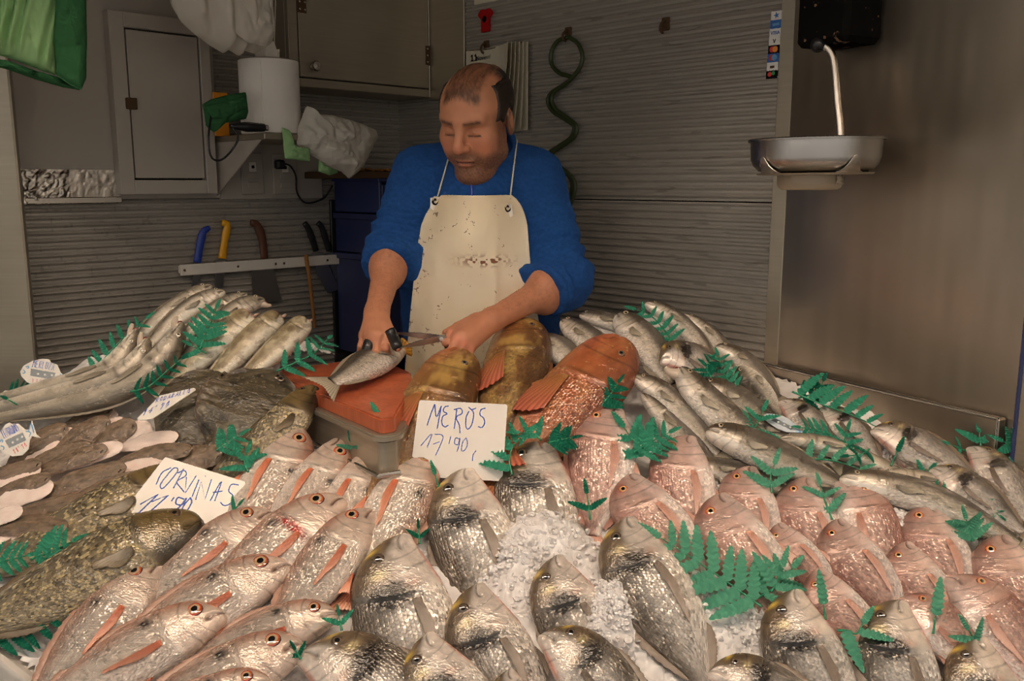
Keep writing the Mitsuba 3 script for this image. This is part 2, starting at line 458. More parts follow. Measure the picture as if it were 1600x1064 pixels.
def fish_col(p, n, uv):
    """markings by kind: s along the fish, a = +1 back .. -1 belly"""
    fid, k, s, t, a = fish_uv(uv)
    N1 = fbm(s * 9 + fid * 7.3, t * 4, p.x * 9)
    N2 = noise(p.x * 260, p.y * 260, p.z * 260)
    x0, ci, cr, fx, fy = scale_cell(s, t, k, a)
    SC = cell_rand(ci, cr, 5)
    r0, r1 = cell_rand(fid, 1.0, 2.0), fid / 8.0 - dr.floor(fid / 8.0)
    ss = smoothstep

    def g(s0, a0, ws, wa):
        return dr.exp(-dr.square((s - s0) / ws) - dr.square((a - a0) / wa))

    def mx(A, B, w):
        return mix(A, B, dr.clip(w, 0, 1))
    bodym = ss(-0.5, 1.0, x0)
    D = []
    # gilthead
    c = mx(C(202, 192, 181), C(84, 75, 65), ss(.02, .80, a + .45 * (N1 - .5)))
    c = mx(c, C(220, 208, 196), ss(-.15, -.8, a + .4 * (N1 - .5)))
    c = mx(c, C(70, 60, 52), .42 * bodym * ss(.45, .9, SC) * ss(-.6, .5, a))
    h = ss(.27, .2, s)
    mot = fbm(p.x * 95, p.y * 95, p.z * 95)
    c = mx(c, C(96, 80, 63), h * .95 * ss(-.25, .35, a + .7 * (N1 - .5)))
    c = mx(c, C(206, 190, 176), h * .6 * ss(.2, -.5, a))
    c = mx(c, C(26, 20, 15), 3.2 * g(.276, .16, .052, .50) * (.10 + 1.0 * fbm(p.x * 170, p.y * 170, p.z * 170)))
    c = mx(c, C(206, 188, 140), .7 * g(.185, .36, .018, .20))
    c = mx(c, C(220, 184, 84), g(.075, .82, .016, .26))
    c = mx(c, C(196, 150, 130), .4 * g(.24, -.38, .02, .16))
    c = mx(c, C(204, 84, 66), .6 * g(.15, -.95, .09, .07))
    D.append(c)
    # pink bream
    c = mx(C(208, 170, 154), C(152, 104, 90), ss(.0, .9, a + .35 * (N1 - .5)))
    c = mx(c, C(234, 216, 206), ss(-.1, -.75, a + .3 * (N1 - .5)))
    c = mx(c, C(146, 98, 96), .35 * (.5 + .5 * dr.sin(a * 20)) * bodym * ss(-.7, .1, a))
    c = mx(c, C(176, 148, 138), h * .6)
    c = mx(c, C(96, 68, 60), .9 * g(.06, .78, .07, .34))
    c = mx(c, C(190, 84, 60), .5 * g(.11, .45, .04, .2))
    c = mx(c, C(96, 66, 58), .8 * g(.262, .05, .011, .5))
    c = mx(c, C(230, 200, 190), .6 * g(.2, -.5, .06, .3))
    D.append(c)
    # red-eyed bream
    c = mx(C(206, 190, 174), C(160, 118, 98), ss(.2, .9, a + .35 * (N1 - .5)))
    c = mx(c, C(226, 210, 196), ss(-.2, -.8, a + .3 * (N1 - .5)))
    c = mx(c, C(140, 118, 104), .4 * bodym * ss(.4, .9, SC))
    c = mx(c, C(196, 170, 152), h * .7)
    c = mx(c, C(148, 92, 72), h * .75 * ss(.4, .9, a))
    c = mx(c, C(34, 28, 26), 1.3 * g(.325, .55, .032, .16) * (.4 + .9 * N2))
    c = mx(c, C(110, 84, 74), .6 * g(.258, .0, .008, .6))
    c = mx(c, C(130, 80, 68), .7 * dr.exp(-dr.square((a + .10 + 2.6 * s) / .10)) * ss(.105, .08, s))
    bl = dr.select(dr.abs(fid - 6.0) < .5, 1.0, 0.0)
    c = mx(c, C(150, 30, 24), bl * 1.6 * g(.285, -.05, .022, .5) * (.4 + N2))
    D.append(c)
    # meagre
    c = mx(C(130, 114, 86), C(78, 68, 48), ss(.0, .8, a + .45 * (N1 - .5)))
    c = mx(c, C(160, 144, 116), ss(-.2, -.8, a + .3 * (N1 - .5)))
    c = mx(c, C(200, 180, 132), .6 * bodym * ss(.55, .95, SC))
    c = mx(c, C(48, 40, 30), .5 * bodym * ss(.35, .0, SC))
    c = mx(c, C(108, 88, 50), h * .8)
    c = mx(c, C(36, 32, 26), h * .85 * ss(-.1, -.7, a) + .8 * ss(.05, .0, s))
    c = mx(c, C(44, 36, 28), .8 * g(.245, .1, .012, .5))
    D.append(c)
    # grouper: olive brown with yellow patches, or reddish
    red = ss(.6, .7, r1)
    N3 = fbm(s * 12 + fid * 3.1, t * 8.0, 3.0)
    c = mx(mx(C(132, 92, 52), C(170, 96, 58), red), mx(C(84, 54, 28), C(118, 60, 36), red), ss(.0, .9, a + .8 * (N1 - .5)))
    c = mx(c, mx(C(190, 156, 88), C(190, 132, 84), red), (.7 - .25 * red) * ss(.44, .74, N3) * ss(1.0, .3, dr.abs(a)))
    c = mx(c, C(206, 168, 120), .5 * ss(.68, .8, fbm(p.x * 90, p.y * 90, p.z * 90)))
    c = mx(c, C(152, 112, 70), .6 * ss(-.4, -.9, a))
    c = mx(c, C(184, 88, 62), .6 * g(.05, -.5, .12, .4))
    c = mx(c, C(70, 46, 28), .6 * g(.315, .1, .010, .7))
    D.append(c)
    # sea bass
    dk = ss(.55, .65, r1)
    c = mx(C(190, 178, 160), C(66, 58, 48), ss(-.15 - .35 * dk, .45 - .25 * dk, a + .15 * (N1 - .5)))
    c = mx(c, C(232, 222, 208), ss(-.3 - .15 * dk, -.7, a))
    c = mx(c, C(110, 100, 86), .45 * bodym * ss(.8, 1.0, fx) * ss(-.5, .2, a))
    c = mx(c, C(84, 72, 58), h * (.5 + .4 * dk) * ss(-.3, .4, a))
    c = mx(c, C(104, 90, 74), .7 * g(.235, .0, .008, .7))
    c = mx(c, C(56, 50, 42), .6 * g(.24, .3, .02, .15))
    D.append(c)
    # hake
    c = mx(C(192, 180, 160), C(100, 92, 80), ss(-.1, .7, a + .35 * (N1 - .5)))
    c = mx(c, C(226, 216, 200), ss(-.1, -.7, a + .2 * (N1 - .5)))
    c = mx(c, C(112, 100, 86), .6 * ss(.5, .7, fbm(p.x * 120, p.y * 120, p.z * 120)) * ss(.26, .1, s))
    c = mx(c, C(140, 128, 108), .5 * ss(.45, .65, fbm(p.x * 40, p.y * 40, p.z * 40)))
    c = mx(c, C(80, 68, 58), .7 * g(.235, .0, .010, .8))
    c = mx(c, C(56, 46, 40), .85 * dr.exp(-dr.square((a + .15) / .07)) * ss(.11, .09, s))
    D.append(c)
    # gutted hake
    c = mx(C(206, 192, 162), C(146, 130, 98), ss(.35, .65, N1 + .25 * a))
    c = mx(c, C(228, 220, 202), ss(-.1, -.8, a))
    c = mx(c, C(112, 92, 70), .55 * ss(.5, .68, fbm(p.x * 60, p.y * 60, p.z * 60)))
    c = mx(c, C(176, 84, 72), ss(.05, .0, s) * N2 * 1.6)
    D.append(c)
    out = D[0]
    for i in range(1, 8):
        out = dr.select(k > i - 0.5, D[i], out)
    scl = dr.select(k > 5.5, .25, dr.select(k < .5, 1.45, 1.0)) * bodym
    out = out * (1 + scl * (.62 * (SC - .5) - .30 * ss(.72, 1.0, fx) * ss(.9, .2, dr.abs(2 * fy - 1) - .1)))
    out = out * dr.lerp(1.0, .58 + .84 * mot, .25 + .6 * h)
    out = out * (1 - .38 * h * dr.exp(-dr.square((s - .185 + .05 * a * a - .012 * N1) / .0055)) - .3 * h * dr.exp(-dr.square((s - .135 + .06 * a * a) / .004)) * ss(.3, -.2, a))
    mouth = dr.exp(-dr.square((a + .10 + 2.6 * s) / .08)) * ss(.105, .08, s)
    return dr.clip(out * (0.92 + 0.16 * r0) * (1 - .6 * mouth), 0.004, 0.95)


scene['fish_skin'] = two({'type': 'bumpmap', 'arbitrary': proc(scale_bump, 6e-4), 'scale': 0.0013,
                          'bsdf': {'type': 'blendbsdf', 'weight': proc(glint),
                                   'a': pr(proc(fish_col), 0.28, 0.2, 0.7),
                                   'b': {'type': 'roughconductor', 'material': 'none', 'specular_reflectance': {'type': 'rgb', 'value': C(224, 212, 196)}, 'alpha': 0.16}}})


def sole_col(p, n, uv):
    """kind 0: sole, 1: turbot; y below 1 the dark side, above 1 the pale side"""
    fid, k, s, t, c = fish_uv(uv)
    n1, n2 = fbm(s * 12 + fid * 5.1, c * 3.6, 1.0), noise(p.x * 210, p.y * 210, p.z * 210)
    sp = smoothstep(.60, .72, fbm(p.x * 130, p.y * 130, p.z * 130))
    dark = mix(mix(C(128, 106, 86), C(88, 78, 60), k), mix(C(84, 70, 55), C(46, 41, 32), k), dr.clip(n1 * 1.6 - .3, 0, 1)) * (.82 + .4 * n2)
    dark = mix(dark, C(128, 112, 88), .35 * sp)
    pale = mix(C(232, 206, 192), C(244, 226, 212), n1)
    col = dr.select(t < 1.0, dark, pale)
    return mix(col, C(120, 96, 80), .4 * dr.power(dr.abs(c), 10.0))


mat('sole_skin', proc(sole_col), 0.27, spec=0.7, bump=lambda p, n, uv: fbm(p.x * 220, p.y * 220, p.z * 220), bscale=0.0035, eps=6e-4)

FINCOL = [((120, 104, 88), (160, 142, 126)), ((214, 158, 134), (228, 186, 168)), ((222, 122, 84), (230, 168, 136)), ((92, 78, 56), (120, 104, 78)), ((150, 104, 56), (186, 100, 78)), ((150, 138, 118), (176, 164, 142)),
          ((140, 128, 110), (170, 158, 138)), ((170, 156, 130), (190, 176, 150)), ((90, 74, 58), (110, 92, 74)), ((214, 190, 176), (190, 160, 146)), ((190, 130, 40), (214, 160, 60))]


def fin_col(p, n, uv):
    k = dr.floor(uv.y / 2.0)
    r = uv.y - 2.0 * k
    a, b = mi.Color3f(C(*FINCOL[0][0])), mi.Color3f(C(*FINCOL[0][1]))
    for i in range(1, len(FINCOL)):
        a = dr.select(k > i - 0.5, mi.Color3f(C(*FINCOL[i][0])), a)
        b = dr.select(k > i - 0.5, mi.Color3f(C(*FINCOL[i][1])), b)
    w = uv.x * (1.0 + 1.5 * r)
    ray = 0.5 + 0.5 * dr.cos(2 * math.pi * uv.x)
    return (a * (1 - r) + b * r) * (0.62 + 0.5 * ray) * (0.85 + 0.3 * noise(w * 9, r * 3, k))


mat('fin', proc(fin_col), 0.36, spec=0.5)
# ------------------------------------------------------------------ the stall: two ribbed walls meeting in a corner, a steel side wall
R2 = math.sqrt(0.5)
CORNER = np.array([-0.42, 3.40, 0.0])
FL = frame(CORNER, [R2, R2, 0], [0, 0, 1], [R2, -R2, 0])
FRT = frame(CORNER, [R2, -R2, 0], [0, 0, 1], [-R2, -R2, 0])
SO = CORNER + 1.558 * FRT[:3, 0]
FS = frame(SO, [0.5, -0.866, 0], [0, 0, 1], [-0.866, -0.5, 0])


def wl(F, px, py, off=0.0):
    """(u, w) of a pixel on the plane 'off' in front of the wall frame F"""
    P = onplane(px, py, F[:3, 3] + F[:3, 2] * off, F[:3, 2])
    q = F[:3, :3].T @ (P - F[:3, 3])
    return np.array([q[0], q[1]])


def wp(F, px, py, off=0.0):
    return onplane(px, py, F[:3, 3] + F[:3, 2] * off, F[:3, 2])


def W3(F, u, w, off):
    return F[:3, 3] + F[:3, 0] * u + F[:3, 1] * w + F[:3, 2] * off


def wbox(F, u0, u1, w0, w1, o0, o1, c=0.002):
    return cbox([abs(u1 - u0), abs(w1 - w0), abs(o1 - o0)], c, F @ trimesh.transformations.translation_matrix([(u0 + u1) / 2, (w0 + w1) / 2, (o0 + o1) / 2]))


def ribs(F, u0, u1, w0, w1, pitch=0.021, amp=0.0042, off=0.0):
    n = int((w1 - w0) / pitch * 12)
    w = np.linspace(w0, w1, n)
    prof = amp * np.clip(np.cos(2 * np.pi * w / pitch), -0.3, 1) ** 1
    us = np.linspace(u0, u1, 3)
    P = F[:3, 3] + us[:, None, None] * F[:3, 0] + w[None, :, None] * F[:3, 1] + (off + prof)[None, :, None] * F[:3, 2]
    return sheet(P, 0.003)


JZ = wl(FRT, 1045, 314)[1]
struct('floor', cbox([8, 8, 0.1], 0.01, at=[0, 2, -0.05]), 'floor_tile', 'dark floor of the fish stall')
struct('ceiling', cbox([6, 4.4, 0.06], 0.01, at=[0, 2.3, 2.68]), 'ceiling_paint', 'stall ceiling')
struct('wall_left', wbox(FL, -2.6, 0.0, 0, 2.65, -0.08, -0.012), 'dark_gap', 'ribbed grey left wall of the stall')
obj('ribbed_panel', ribs(FL, -2.0, 0.0, 0.3, 2.6), 'ribs', 'wall_left', smooth=30)
struct('wall_right', wbox(FRT, 0.0, 1.60, 0, 2.65, -0.08, -0.012), 'dark_gap', 'ribbed beige right wall of the stall')
obj('ribbed_panel', ribs(FRT, 0.0, 1.545, JZ + 0.002, 2.6), 'ribs', 'wall_right', smooth=30)
obj('ribbed_panel', ribs(FRT, 0.0, 1.545, 0.3, JZ - 0.002), 'ribs', 'wall_right', smooth=30)
obj('corner_strip', wbox(FRT, 1.535, 1.575, 0.3, 2.6, -0.01, 0.006), 'steel', 'wall_right')
struct('wall_steel', wbox(FS, 0.0, 0.665, 0, 2.65, -0.05, 0.0), 'steel_wall', 'smeared stainless steel side wall')
struct('trim_1', wbox(FS, 0.67, 1.6, 0, 2.65, -0.05, 0.03), 'steel', 'dull steel upright at the right edge')
obj('edge_strip', wbox(FS, 0.664, 0.672, 0, 2.65, -0.02, 0.034), 'navy_plastic', 'trim_1')
u0, w0 = wl(FS, 1200, 571, 0.03)
u1, w1 = wl(FS, 1560, 655, 0.03)
lw = (w0 + w1) / 2
struct('trim_2', wbox(FS, -0.1, u1, 0.5, lw, 0.0, 0.028, 0.004), 'steel_wall', 'low stainless steel splash ledge on the side wall')
obj('bright_lip', tube([W3(FS, -0.1, lw, 0.026), W3(FS, u1 - 0.004, lw, 0.026), W3(FS, u1 - 0.004, 0.6, 0.026)], 0.0035), 'steel_bright', 'trim_2', smooth=40)
struct('wall_pillar', cbox([0.65, 0.02, 2.65], 0.004, at=[-1.247 - 0.325, 2.31, 1.325]), 'steel', 'stainless steel pillar at the left edge')

# smooth painted panel above the ribs on the left wall, patched with foil tape
pu1 = wl(FL, 342, 250, 0.02)[0]
pw0 = wl(FL, 120, 312, 0.02)[1]
struct('trim_3', wbox(FL, -1.9, pu1, pw0, 2.6, 0.0, 0.02), 'panel_paint', 'smooth grey painted panel on the left wall')
su0, sw0 = wl(FL, 342, 312, 0.015)
su1 = wl(FL, 505, 300, 0.015)[0]
struct('trim_4', wbox(FL, pu1 + 0.003, su1, sw0, wl(FL, 400, 214, 0.015)[1], 0.0, 0.012), 'panel_paint', 'smooth grey panel behind the sockets')

t = thing('foil_tape_patch', 'wrinkled silver foil tape along the lower edge of the painted panel', 'tape')
a, b = wl(FL, 33, 264, 0.024), wl(FL, 190, 317, 0.024)
gu, gw = np.meshgrid(np.linspace(a[0], b[0], 90), np.linspace(b[1], a[1], 34), indexing='ij')
q = np.stack([gu * 26, gw * 26, gu * 0], -1)
gu2 = gu + 0.012 * (meshkit.fbm(q + 3, 3) - 0.5) * (gu < a[0] + 0.02)
off = 0.024 + 0.016 * np.abs(meshkit.fbm(q * 1.6, 4) - 0.5) * (0.35 + (gu < a[0] + 0.12) * 1.0)
obj('tape', sheet(FL[:3, 3] + gu2[..., None] * FL[:3, 0] + gw[..., None] * FL[:3, 1] + off[..., None] * FL[:3, 2], 0.001), 'tape_silver', t, smooth=35)
obj('tape_edge', wbox(FL, a[0], b[0], b[1], b[1] + 0.018, 0.022, 0.03), 'tape_silver', t)

# utility box with its door
t = thing('meter_cupboard', 'grey painted wall cupboard with one flush door and mitred frame', 'cupboard')
OF = 0.06
tl, bl, br = wl(FL, 168, 14, OF), wl(FL, 190, 304, OF), wl(FL, 341, 303, OF)
ul, ur, wb, wt = (tl[0] + bl[0]) / 2, br[0], (bl[1] + br[1]) / 2, tl[1]
fw = 0.042
obj('frame', cat(wbox(FL, ul, ul + fw, wb, wt, 0.02, OF), wbox(FL, ur - fw * 0.8, ur, wb, wt, 0.02, OF), wbox(FL, ul + fw, ur - fw * .8, wb, wb + fw, 0.02, OF), wbox(FL, ul + fw, ur - fw * .8, wt - fw, wt, 0.02, OF)), 'door_paint', t)
obj('back', wbox(FL, ul + 0.01, ur - 0.01, wb + 0.01, wt - 0.01, 0.02, 0.03), 'dark_gap', t)
d = obj('door', wbox(FL, ul + fw + 0.005, ur - fw * .8 - 0.004, wb + fw + 0.005, wt - fw - 0.005, 0.032, OF - 0.004), 'door_paint', t)
a = wl(FL, 205, 162, OF)
la = obj('latch', wbox(FL, a[0] - 0.016, a[0] + 0.016, a[1] - 0.016, a[1] + 0.016, OF - 0.002, OF + 0.006, 0.004), 'rusty', d)

# stainless wall cabinet in the corner
t = thing('wall_cabinet', 'stainless steel wall cabinet with a round knob and brown hinge behind the fishmonger', 'cabinet')
OC = 0.20
cb = wl(FL, 583, 145, OC)[1]
cu0, cu1 = wl(FL, 451, 60, OC)[0], -0.004
du0, du1 = wl(FL, 467, 60, OC)[0], wl(FL, 669, 60, OC)[0]
dw0, ctop = wl(FL, 580, 130, OC)[1], 2.35
obj('body', cat(wbox(FL, cu0, cu0 + 0.012, cb, ctop, 0.004, OC - 0.02), wbox(FL, cu1 - 0.012, cu1, cb, ctop, 0.004, OC - 0.02), wbox(FL, cu0, cu1, cb, cb + 0.012, 0.004, OC - 0.02), wbox(FL, cu0, cu1, ctop - 0.012, ctop, 0.004, OC - 0.02)), 'steel', t)
obj('frame', cat(wbox(FL, cu0, du0 - .003, cb, ctop, OC - 0.02, OC), wbox(FL, du1 + .003, cu1, cb, ctop, OC - 0.02, OC), wbox(FL, du0 - .003, du1 + .003, cb, dw0 - .003, OC - 0.02, OC)), 'steel', t)
d = obj('door', wbox(FL, du0, du1, dw0, ctop - 0.03, OC - 0.018, OC + 0.001), 'steel', t)
k = wp(FL, 488, 104, OC)
obj('knob', lathe([(0, 0), (0.007, 0), (0.007, 0.012), (0.0145, 0.016), (0.016, 0.022), (0.013, 0.028), (0, 0.030)], 24, frame(k, FL[:3, 0], FL[:3, 1], FL[:3, 2])), 'steel_bright', d, smooth=40)
for (hx, hy) in ((670, 87), (471, 3)):
    a = wl(FL, hx, hy, OC)
    hg = obj('hinge', wbox(FL, a[0] - 0.015, a[0] + 0.015, a[1] - 0.032, a[1] + 0.032, OC, OC + 0.004), 'rusty', t)
    for i in (-1, 1):
        for j in (-1, 0, 1):
            obj('screw', lathe([(0, 0.0025), (0.003, 0.002), (0.0035, 0)], 10, frame(W3(FL, a[0] + i * 0.009, a[1] + j * 0.022, OC + 0.004), FL[:3, 0], FL[:3, 1], FL[:3, 2])), 'steel_bright', hg)

obj('corner_strip', wbox(FRT, OC - .01, wl(FRT, 725, 60, .012)[0], cb - .01, 2.6, 0.004, 0.012), 'steel', 'wall_right')
# shadowy niche under the cabinet: shelf with coins and corks, blue crates, black bin
nw = wl(FL, 600, 268, 0.3)[1]
t = thing('niche_shelf', 'narrow dark shelf under the steel cabinet strewn with small brown bits', 'shelf')
a0, a1 = wl(FL, 553, 268, 0.3)[0], wl(FL, 660, 268, 0.3)[0]
obj('board', wbox(FL, a0, a1, nw - 0.022, nw, 0.004, 0.3), 'rusty', t)
bits = []
for i in range(90):
    c = W3(FL, rng.uniform(a0 + .02, a1 - .02), nw + 0.006 * rng.random(), rng.uniform(0.2, 0.29))
    m = trimesh.creation.icosphere(1, 1.0)
    m.apply_scale([0.008, 0.007, 0.004])
    m.apply_translation(c + [0, 0, 0.003])
    bits.append(m)
k = solo('brown_snails', cat(*bits), 'ochre_wood', 'heap of small brown bits on the dark niche shelf', 'snails')
labels[k]['kind'] = 'stuff'


def crate(F, u0, u1, w0, w1, o0, o1, m, label, grp):
    t = thing('crate', label, 'crate', grp)
    th = 0.012
    body = cat(wbox(F, u0, u0 + th, w0, w1, o0, o1), wbox(F, u1 - th, u1, w0, w1, o0, o1), wbox(F, u0, u1, w0, w0 + th, o0, o1), wbox(F, u0 + th, u1 - th, w0, w1 - 0.03, o1 - th, o1), wbox(F, u0 + th, u1 - th, w0, w1, o0, o0 + th))
    obj('body', body, m, t)
    obj('rim', cat(wbox(F, u0 - 0.01, u1 + 0.01, w1 - 0.02, w1, o1 - 0.006, o1 + 0.01), wbox(F, u0 - .01, u0 + .004, w1 - .02, w1, o0, o1), wbox(F, u1 - .004, u1 + .01, w1 - .02, w1, o0, o1)), m, t)
    n = 5
    for i in range(n):
        uu = u0 + (u1 - u0) * (i + 0.5) / n
        obj('rib', wbox(F, uu - 0.006, uu + 0.006, w0 + 0.01, w1 - 0.03, o1 - 0.002, o1 + 0.008), m, t)


e0, e1 = wl(FL, 598, 290, 0.3)[0], -0.04
cz = [wl(FL, 610, y, 0.3)[1] for y in (274, 335, 400, 470)]
crate(FL, e0, e1, cz[1] + 0.004, cz[0], 0.02, 0.28, 'crate_blue', 'dark blue crate beside the fishmonger\'s shoulder, topmost of its stack', None)
crate(FL, e0, e1, cz[2] + 0.004, cz[1], 0.02, 0.28, 'navy_plastic', 'dark blue crate in the middle of the stack behind the fishmonger', None)
crate(FL, e0, e1, cz[3] - 0.2, cz[2], 0.02, 0.28, 'navy_plastic', 'dark blue crate lowest of the stack behind the fishmonger\'s elbow', None)
e0 = wl(FL, 518, 400, 0.01)[0]
obj('black_splashboard', wbox(FL, e0, -0.002, 0.3, wl(FL, 540, 312, 0.01)[1], 0.004, 0.016), 'black_plastic', 'wall_left')

# sockets
for i, (x0, x1, y0, y1) in enumerate(((378, 409, 239, 304), (427, 461, 241, 304))):
    t = thing('socket_plate', ('grey double socket plate nearer the cupboard', 'grey double socket plate with a plugged black lead')[i], 'socket')
    a, b = wl(FL, x0, y1, 0.016), wl(FL, x1, y0, 0.016)
    obj('plate', wbox(FL, a[0], b[0], a[1], b[1], 0.010, 0.022, 0.004), 'panel_paint', t)
    m = (a[0] + b[0]) / 2
    obj('socket', wbox(FL, m - 0.012, m + 0.012, b[1] - 0.06, b[1] - 0.03, 0.020, 0.025), 'white_plastic', t)
    obj('slot', wbox(FL, m - 0.005, m + 0.005, b[1] - 0.05, b[1] - 0.04, 0.024, 0.0262), 'dark_gap', t)
    for q in (0.02, 0.05):
        obj('switch', wbox(FL, m - 0.02, m + 0.02, a[1] + q, a[1] + q + 0.02, 0.020, 0.026), 'panel_paint', t)
t = thing('power_lead', 'black lead hanging from the right socket plate', 'cable')
pth = [wp(FL, *q) for q in ((437, 257, .04), (452, 258, .05), (462, 275, .04), (464, 300, .03), (478, 317, .03), (505, 310, .03), (520, 290, .04))]
obj('wire', tube(spline(pth, 40), 0.003), 'black_plastic', t, smooth=True)
obj('plug', cbox([0.03, 0.03, 0.03], 0.006, frame(pth[0], FL[:3, 0], FL[:3, 1], FL[:3, 2])), 'black_plastic', t)

# bracket shelf
t = thing('bracket_shelf', 'small grey metal shelf on a triangular bracket beside the cupboard', 'shelf')
so = 0.33
sw = wl(FL, 400, 207, so)[1]
b0, b1 = wl(FL, 340, 207, 0.05)[0], wl(FL, 470, 207, 0.1)[0]
obj('board', wbox(FL, b0, b1, sw - 0.018, sw, 0.003, so), 'steel', t)
tri = sg.Polygon([(0.01, 0), (so - 0.02, 0), (0.01, -0.17)])
obj('bracket', plate(tri, 0.004, frame(W3(FL, b0 + 0.004, sw - 0.018, 0.0), FL[:3, 2], FL[:3, 1], -FL[:3, 0])), 'door_paint', t)
SHELF_W = sw

rc = W3(FL, wl(FL, 424, 200, 0.245)[0], sw, 0.245)
t = thing('paper_roll', 'big white paper towel roll standing on the bracket shelf', 'paper roll')
rr = 45.5 * np.dot(rc - CAM, CF) / FPX
rh = (202 - 90) * np.dot(rc - CAM, CF) / FPX
prof = [(0.018, 0.002), (rr - 0.006, 0), (rr, 0.004), (rr, rh - 0.004), (rr - 0.006, rh), (0.02, rh - 0.003), (0.018, rh - 0.02), (0.018, 0.002)]
obj('roll', lathe(prof, 64, frame(rc, [1, 0, 0], [0, 1, 0], [0, 0, 1])), 'paper_roll', t, smooth=40)
g = np.linspace(0, 1, 14)
uu, vv = np.meshgrid(g, g, indexing='ij')
P = np.stack([(uu - 0.5) * 0.07, 0.012 * np.sin(uu * 9) + (vv - .5) * 0.01, vv * (0.035 + 0.02 * (uu > 0.35) * (uu < 0.8)) - 0.004 + 0.012 * meshkit.noise(np.stack([uu * 5, vv * 3, uu * 0], -1))], -1)
obj('loose_sheet', sheet(P + rc + [0.0, -0.01, rh], 0.001), 'paper', t, smooth=40)
obj('seam', wbox(frame(rc + [0, -rr - 0.0005, 0], [1, 0, 0], [0, 0, 1], [0, -1, 0]), -0.001, 0.001, 0.004, rh - 0.004, -0.001, 0.001, 0.0003), 'paper', t)
solo('hanging_string', tube(spline([wp(FL, 431, -60, .245), wp(FL, 430, 20, .245), wp(FL, 428, 84, .245)], 12), 0.0018, 6), 'cord', 'thin pale string hanging down to the paper roll', 'string')


def polar(F, pts, off, thick, nr=22, na=90, crumple=0.0, freq=14, seed=0, dome=0.5, fold=None, back=0.4, px=True):
    """cushion-like closed mesh over an outline given in pixels on the plane 'off' of frame F"""
    L = np.array([wl(F, x, y, off) for x, y in pts]) if px else np.asarray(pts)
    ring = sg.Polygon(L).exterior
    c = np.array(sg.Polygon(L).centroid.coords[0])
    B = np.array([ring.interpolate(t, normalized=True).coords[0] for t in np.linspace(0, 1, na, endpoint=False)])
    r = np.linspace(0, 1, nr) ** 0.8
    V = []
    for side in (1, -1):
        q = c + (B - c)[None] * r[:, None, None]
        h = thick * np.clip(1 - r ** 2, 0, 1)[:, None] ** dome * (1 if side > 0 else back)
        n3 = np.stack([q[..., 0] * freq, q[..., 1] * freq, q[..., 0] * 0 + 7 * side + seed], -1)
        cr = np.abs(meshkit.fbm(n3, 4, seed) - 0.5) * 2 - 0.25
        env = np.clip(1.15 - r, 0, 1)[:, None] ** 0.5
        hh = side * (h + crumple * cr * env)
        if fold is not None:
            hh = hh + fold(q[..., 0], q[..., 1]) * (1 - r[:, None] ** 6)
        V.append((F[:3, 3] + q[..., :1] * F[:3, 0] + q[..., 1:] * F[:3, 1] + (off + hh)[..., None] * F[:3, 2]).reshape(-1, 3))
    f = grid_faces(nr, na, True)
    return trimesh.Trimesh(np.vstack(V), np.vstack([f, f[:, ::-1] + nr * na]), process=False)


# bags
t = thing('bag_bundle', 'bundle of translucent white carrier bags hanging above the paper roll', 'bag')
obj('bags', polar(FL, [(262, -90), (268, 5), (283, 35), (305, 55), (330, 72), (350, 84), (353, 76), (374, 88), (378, 78), (398, 84), (418, 72), (424, 55), (421, -90)], 0.33, 0.10, 30, 140, 0.035, 9, 3, fold=lambda u, w: 0.018 * np.sin(u * 90 + w * 20)), 'bag_white', t, smooth=True)
obj('bag_front', polar(FL, [(352, -90), (356, 20), (366, 50), (384, 66), (412, 72), (424, 58), (421, -90)], 0.40, 0.03, 22, 90, 0.035, 16, 5), 'bag_white', t, smooth=True)
ct = wp(FL, 345, -90, 0.33)
obj('loop', tube([ct + [0, 0, -0.03], [ct[0], ct[1], 2.655]], 0.004, 6), 'bag_white', t)

FG = frame([-1.2, 2.0, 0], [0.94, 0.34, 0], [0, 0, 1], [0.34, -0.94, 0])
t = thing('bag_bundle', 'thick bundle of green carrier bags hanging in the upper left corner', 'bag')
obj('bags', polar(FG, [(-90, -90), (98, -90), (96, 40), (92, 95), (88, 118), (70, 112), (40, 101), (12, 90), (-20, 82), (-90, 66)], 0.0, 0.05, 30, 160, 0.02, 10, 1,
                  fold=lambda u, w: 0.016 * np.abs(np.sin(u * 130 - w * 38)) + 0.006 * np.sin(u * 330 - w * 100)), 'bag_green', t, smooth=True)
obj('side_flap', polar(FG, [(92, -90), (133, -90), (136, 60), (135, 122), (127, 141), (110, 133), (88, 118), (84, 60)], 0.03, 0.03, 22, 110, 0.04, 14, 2), 'bag_dkgreen', t, smooth=True)
obj('lower_edge', polar(FG, [(-60, 84), (10, 94), (60, 112), (90, 120), (127, 141), (100, 137), (55, 124), (10, 108), (-60, 92)], -0.005, 0.03, 16, 130, 0.03, 30, 4), 'bag_dkgreen', t, smooth=True)
ct = wp(FG, 20, -90, 0.0)
obj('loop', tube([ct + [0, 0, -0.03], [ct[0], ct[1], 2.655]], 0.004, 6), 'bag_green', t)

